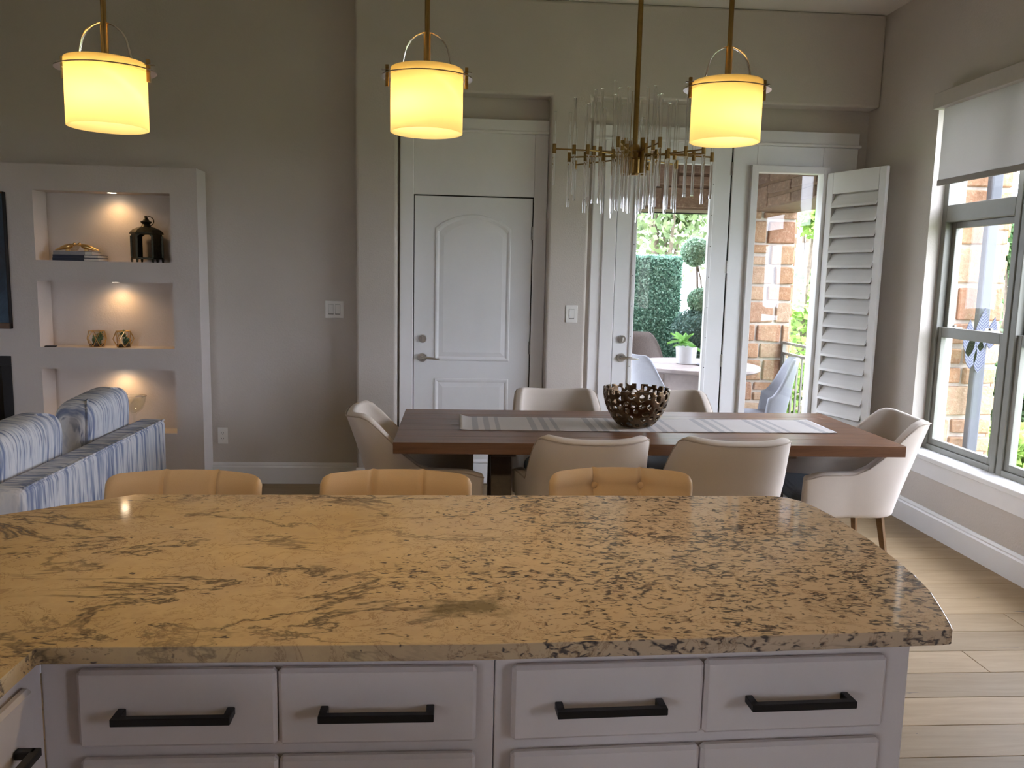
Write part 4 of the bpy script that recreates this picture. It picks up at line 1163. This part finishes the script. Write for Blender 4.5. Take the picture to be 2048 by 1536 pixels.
for nm, c, r, n, mt in (('top_ball', (2.584, 8.780, 1.807), .154, 2600, M_TOPI), ('middle_ball', (2.656, 8.780, 1.282), .132, 2200, M_TOPI), ('base_foliage', (2.577, 8.770, 0.959), .215, 3200, M_BUSH), ('base_foliage', (2.651, 8.800, 0.673), .20, 2600, M_BUSH)):
    m = B(); m.ball(c, r * .86, 14, 9); ball_leaves(m, c, r, n, .016, rl_); o = fast_mesh(m, nm, mt, tp); o['kind'] = 'stuff'
# patio table, planter, chairs
PTX, PTY, PTZ, PTR = 2.27, 7.60, .70, .62
pt_ = thing('patio_table', 'round pale wood patio table with a drum pedestal', 'table', (PTX, PTY, PZ))
B().lathe([(PTR - .02, PTZ - .045), (PTR, PTZ - .03), (PTR, PTZ - .006), (PTR - .006, PTZ)], 56, (PTX, PTY, 0)).build('tabletop', M_PATTABLE, pt_, world=True, angle=40)
B().lathe([(.30, PZ), (.32, PTZ - .045)], 40, (PTX + .05, PTY, 0)).build('pedestal', M_PATTABLE, pt_, world=True, angle=40)
pp = thing('potted_plant', 'white round planter with broad bright green leaves on the patio table', 'plant', (2.20, 7.62, PTZ))
B().lathe([(.075, .0), (.092, .006), (.098, .12), (.104, .165), (.095, .165), (.09, .15)], 28).build('pot', M_CONC, pp, smooth=True)
B().lathe([(.09, .14), (.09, .148)], 20).build('soil', M_SOIL, pp)
def leaf_blade():
    def fn(u, v):
        w = math.sin(PI * v ** .8) * .5; return ((u - .5) * w * .13, v * .16, -.25 * (v * .16) ** 1 * v + .02 * abs(u - .5) * 2)
    return B().grid(fn, 6, 10).mesh('leaf', M_POTLEAF, True)
lb = leaf_blade()
rp_ = random.Random(5)
for k in range(15):
    a = k * 2.4; e = rp_.uniform(-.2, .9)
    share('leaf', lb, pp, (.02 * math.cos(a) - .03, .02 * math.sin(a), .16 + rp_.uniform(0, .05)), (e, 0, a), (rp_.uniform(.7, 1.15),) * 3)
tr_ = B().lathe([(.09, 0), (.11, .012), (.105, .014), (.085, .005)], 24).build('coaster_tray', plain('grey_tray', (.2, .2, .22), .5)); tr_.location = (2.37, 7.50, PTZ); tag(tr_, 'small round grey tray beside the planter on the patio table', 'tray')
def patio_chair(label, x, y, rz):
    t = thing('patio_chair', label, 'patio chair', (x, y, PZ), rz, 'grey patio chairs')
    def fn(u, v):
        tt = (u - .5) * 2; ph = tt * 1.25; rr = .27
        xx = rr * math.sin(ph); yy = -rr * math.cos(ph) + .02; top = .955 - .33 * smooth01((abs(tt) - .35) / .65)
        z = .40 + (top - .40) * v; return (xx * (1 + .05 * v), yy - .10 * v * math.cos(ph), z)
    B().grid(fn, 28, 8).build('shell', M_PATCHAIR, t, smooth=True, solid=.03)
    B().lathe([(.22, .36), (.255, .38), (.26, .44), (.22, .46)], 28).build('seat', M_PATCHAIR, t, smooth=True)
    for sx in (-1, 1):
        for sy_ in (-1, 1): B().cyl((sx * .15, sy_ * .14, .37), (sx * .22, sy_ * .22, 0), .014, .010, 8).build('leg', M_BLACK, t)
patio_chair('grey shell patio chair seen through the glazed door, left of the round table', 1.84, 6.98, R(-68))
patio_chair('grey shell patio chair behind the round table at the left of the glazed door', 1.60, 7.68, R(-105))
patio_chair('grey shell patio chair seen through the narrow side window by the column', 2.60, 6.86, R(75))
wc = thing('wicker_chair', 'dark brown wicker armchair in front of the hedge screen', 'patio chair', (1.86, 8.42, PZ), R(160))
def wk(u, v):
    tt = (u - .5) * 2; ph = tt * 1.5; rr = .33
    top = 1.03 - .40 * smooth01((abs(tt) - .2) / .8); z = .12 + (top - .12) * v
    return (rr * math.sin(ph), -rr * math.cos(ph) * .9 - .06 * v, z)
B().grid(wk, 40, 14).build('shell', M_WICKER, wc, smooth=True, solid=.035)
B().box(-.30, .30, -.22, .30, .10, .40).build('seat', M_WICKER, wc, bevel=.03)
for sx in (-1, 1):
    for yy_ in (-.22, .24): B().cyl((sx * .25, yy_, .12), (sx * .26, yy_, 0), .018, .014, 8).build('leg', M_WICKER, wc)

# ================================================================== GARDEN BEYOND
def ground_fn(u, v):
    x = -70 + 150 * u; y = -80 + 150 * v
    z = -1.6 - .05 * min(25, max(0, x - 3)) - .02 * max(0, y - 9) + .5 * math.sin(x * .5) * math.cos(y * .4) + (1.9 * smooth01((y - 22) / 26))
    return (x, y, z)
gd = B().grid(ground_fn, 110, 110).build('ground', M_GROUND, smooth=True); struct(gd)
def tree(name, label, x, y, zb, h, crown_r, n, size, mat, seed, trunk=True, low=.25, cat='tree', group='trees beyond the patio'):
    rnd = random.Random(seed)
    t = thing(name, label, cat, (x, y, zb), 0, group)
    blobs = []
    for k in range(9):
        f = rnd.uniform(low, .92); rr = crown_r * (1 - abs(f - .55)) * rnd.uniform(.35, .75)
        a = rnd.uniform(0, 2 * PI); q = crown_r * rnd.uniform(.1, .75) * (1.1 - f * .6)
        blobs.append((Vector((q * math.cos(a), q * math.sin(a), h * f)), rr))
    m = B()
    def pos(r):
        c, rr = blobs[r.randrange(len(blobs))]
        d = Vector((r.gauss(0, 1), r.gauss(0, 1), r.gauss(0, .8))).normalized() * rr * r.random() ** .4
        return c + d, None
    leaf_cloud(m, n, pos, size, rnd, .6)
    fast_mesh(m, 'foliage', mat, t, False)['kind'] = 'stuff'
    tm = B(); tm.tube([(0, 0, 0), (rnd.uniform(-.1, .1), 0, h * .3), (rnd.uniform(-.2, .2), .1, h * .6), (0, 0, h * .85)], [h * .022, h * .017, h * .011, h * .004], 8)
    for k, (c, rr) in enumerate(blobs): tm.tube([(0, 0, h * .25), tuple(c * .6 + Vector((0, 0, h * .1))), tuple(c)], [h * .009, h * .006, h * .002], 5)
    tm.build('trunk', M_TRUNK, t, smooth=True)
    return t
def gz(x, y):
    u, v = (x + 70) / 150, (y + 80) / 150; return ground_fn(u, v)[2]
specs = [
    ('oak_tree', 'grey green live oak spreading behind the topiary', 3.75, 14.8, 6.4, 1.3, 5500, .075, M_OAK),
    ('oak_tree', 'hazy oak far behind the hedge screen', 2.9, 17.5, 4.3, 1.9, 2600, .09, M_OAK),
    ('shrub', 'low bright shrub showing just over the hedge screen', 2.5, 11.8, 3.4, .7, 2000, .06, M_LIME),
    ('cedar_tree', 'bright green cedar right of the stone column', 4.95, 11.2, 4.7, .9, 7000, .055, M_LIME),
    ('oak_tree', 'tall pale oak rising behind the porch railing', 6.2, 14.2, 6.8, 1.2, 7000, .07, M_OAK),
    ('brush', 'dry tangled brush behind the railing balusters', 4.2, 9.35, 2.6, .5, 2600, .05, M_PALE),
    ('cedar_tree', 'green cedar low outside the dining window near the stone pier', 5.70, 8.0, 4.0, .85, 8500, .055, M_CEDAR),
    ('cedar_tree', 'tall dark cedar behind the window mullion', 8.3, 11.9, 5.2, 1.2, 6000, .07, M_CEDAR),
    ('shrub', 'bright green bush outside the right window sash', 4.85, 6.55, 2.4, .6, 6000, .05, M_LIME),
    ('cedar_tree', 'leafy cedar filling the right edge of the dining window', 6.7, 7.5, 4.3, .95, 7500, .06, M_CEDAR),
    ('cedar_tree', 'blue green cedar rising between the stone pier and the window mullion', 6.95, 9.7, 4.5, 1.0, 7000, .06, M_CEDAR),
    ('cedar_tree', 'deep green cedar at the right window edge in the middle distance', 10.6, 12.6, 5.6, 1.6, 4600, .08, M_CEDAR),
    ('oak_tree', 'broad oak far down the slope beyond the dining window', 15.5, 17.0, 6.0, 2.7, 3200, .11, M_OAK),
    ('oak_tree', 'distant oak on the skyline left of the hedge screen', -0.6, 22.5, 4.6, 2.4, 2200, .11, M_OAK),
    ('shrub', 'yellow green bush at the foot of the window slope', 4.7, 4.8, 1.9, .65, 4000, .045, M_LIME),
]
for i, (nm, lab, x, y, h, cr_r, n, sz, mt) in enumerate(specs):
    tree(nm, lab, x, y, gz(x, y) - .05, h, cr_r, n, sz, mt, 100 + i, cat='shrub' if nm in ('shrub', 'brush') else 'tree', low=.05 if nm in ('shrub', 'brush') else .15)
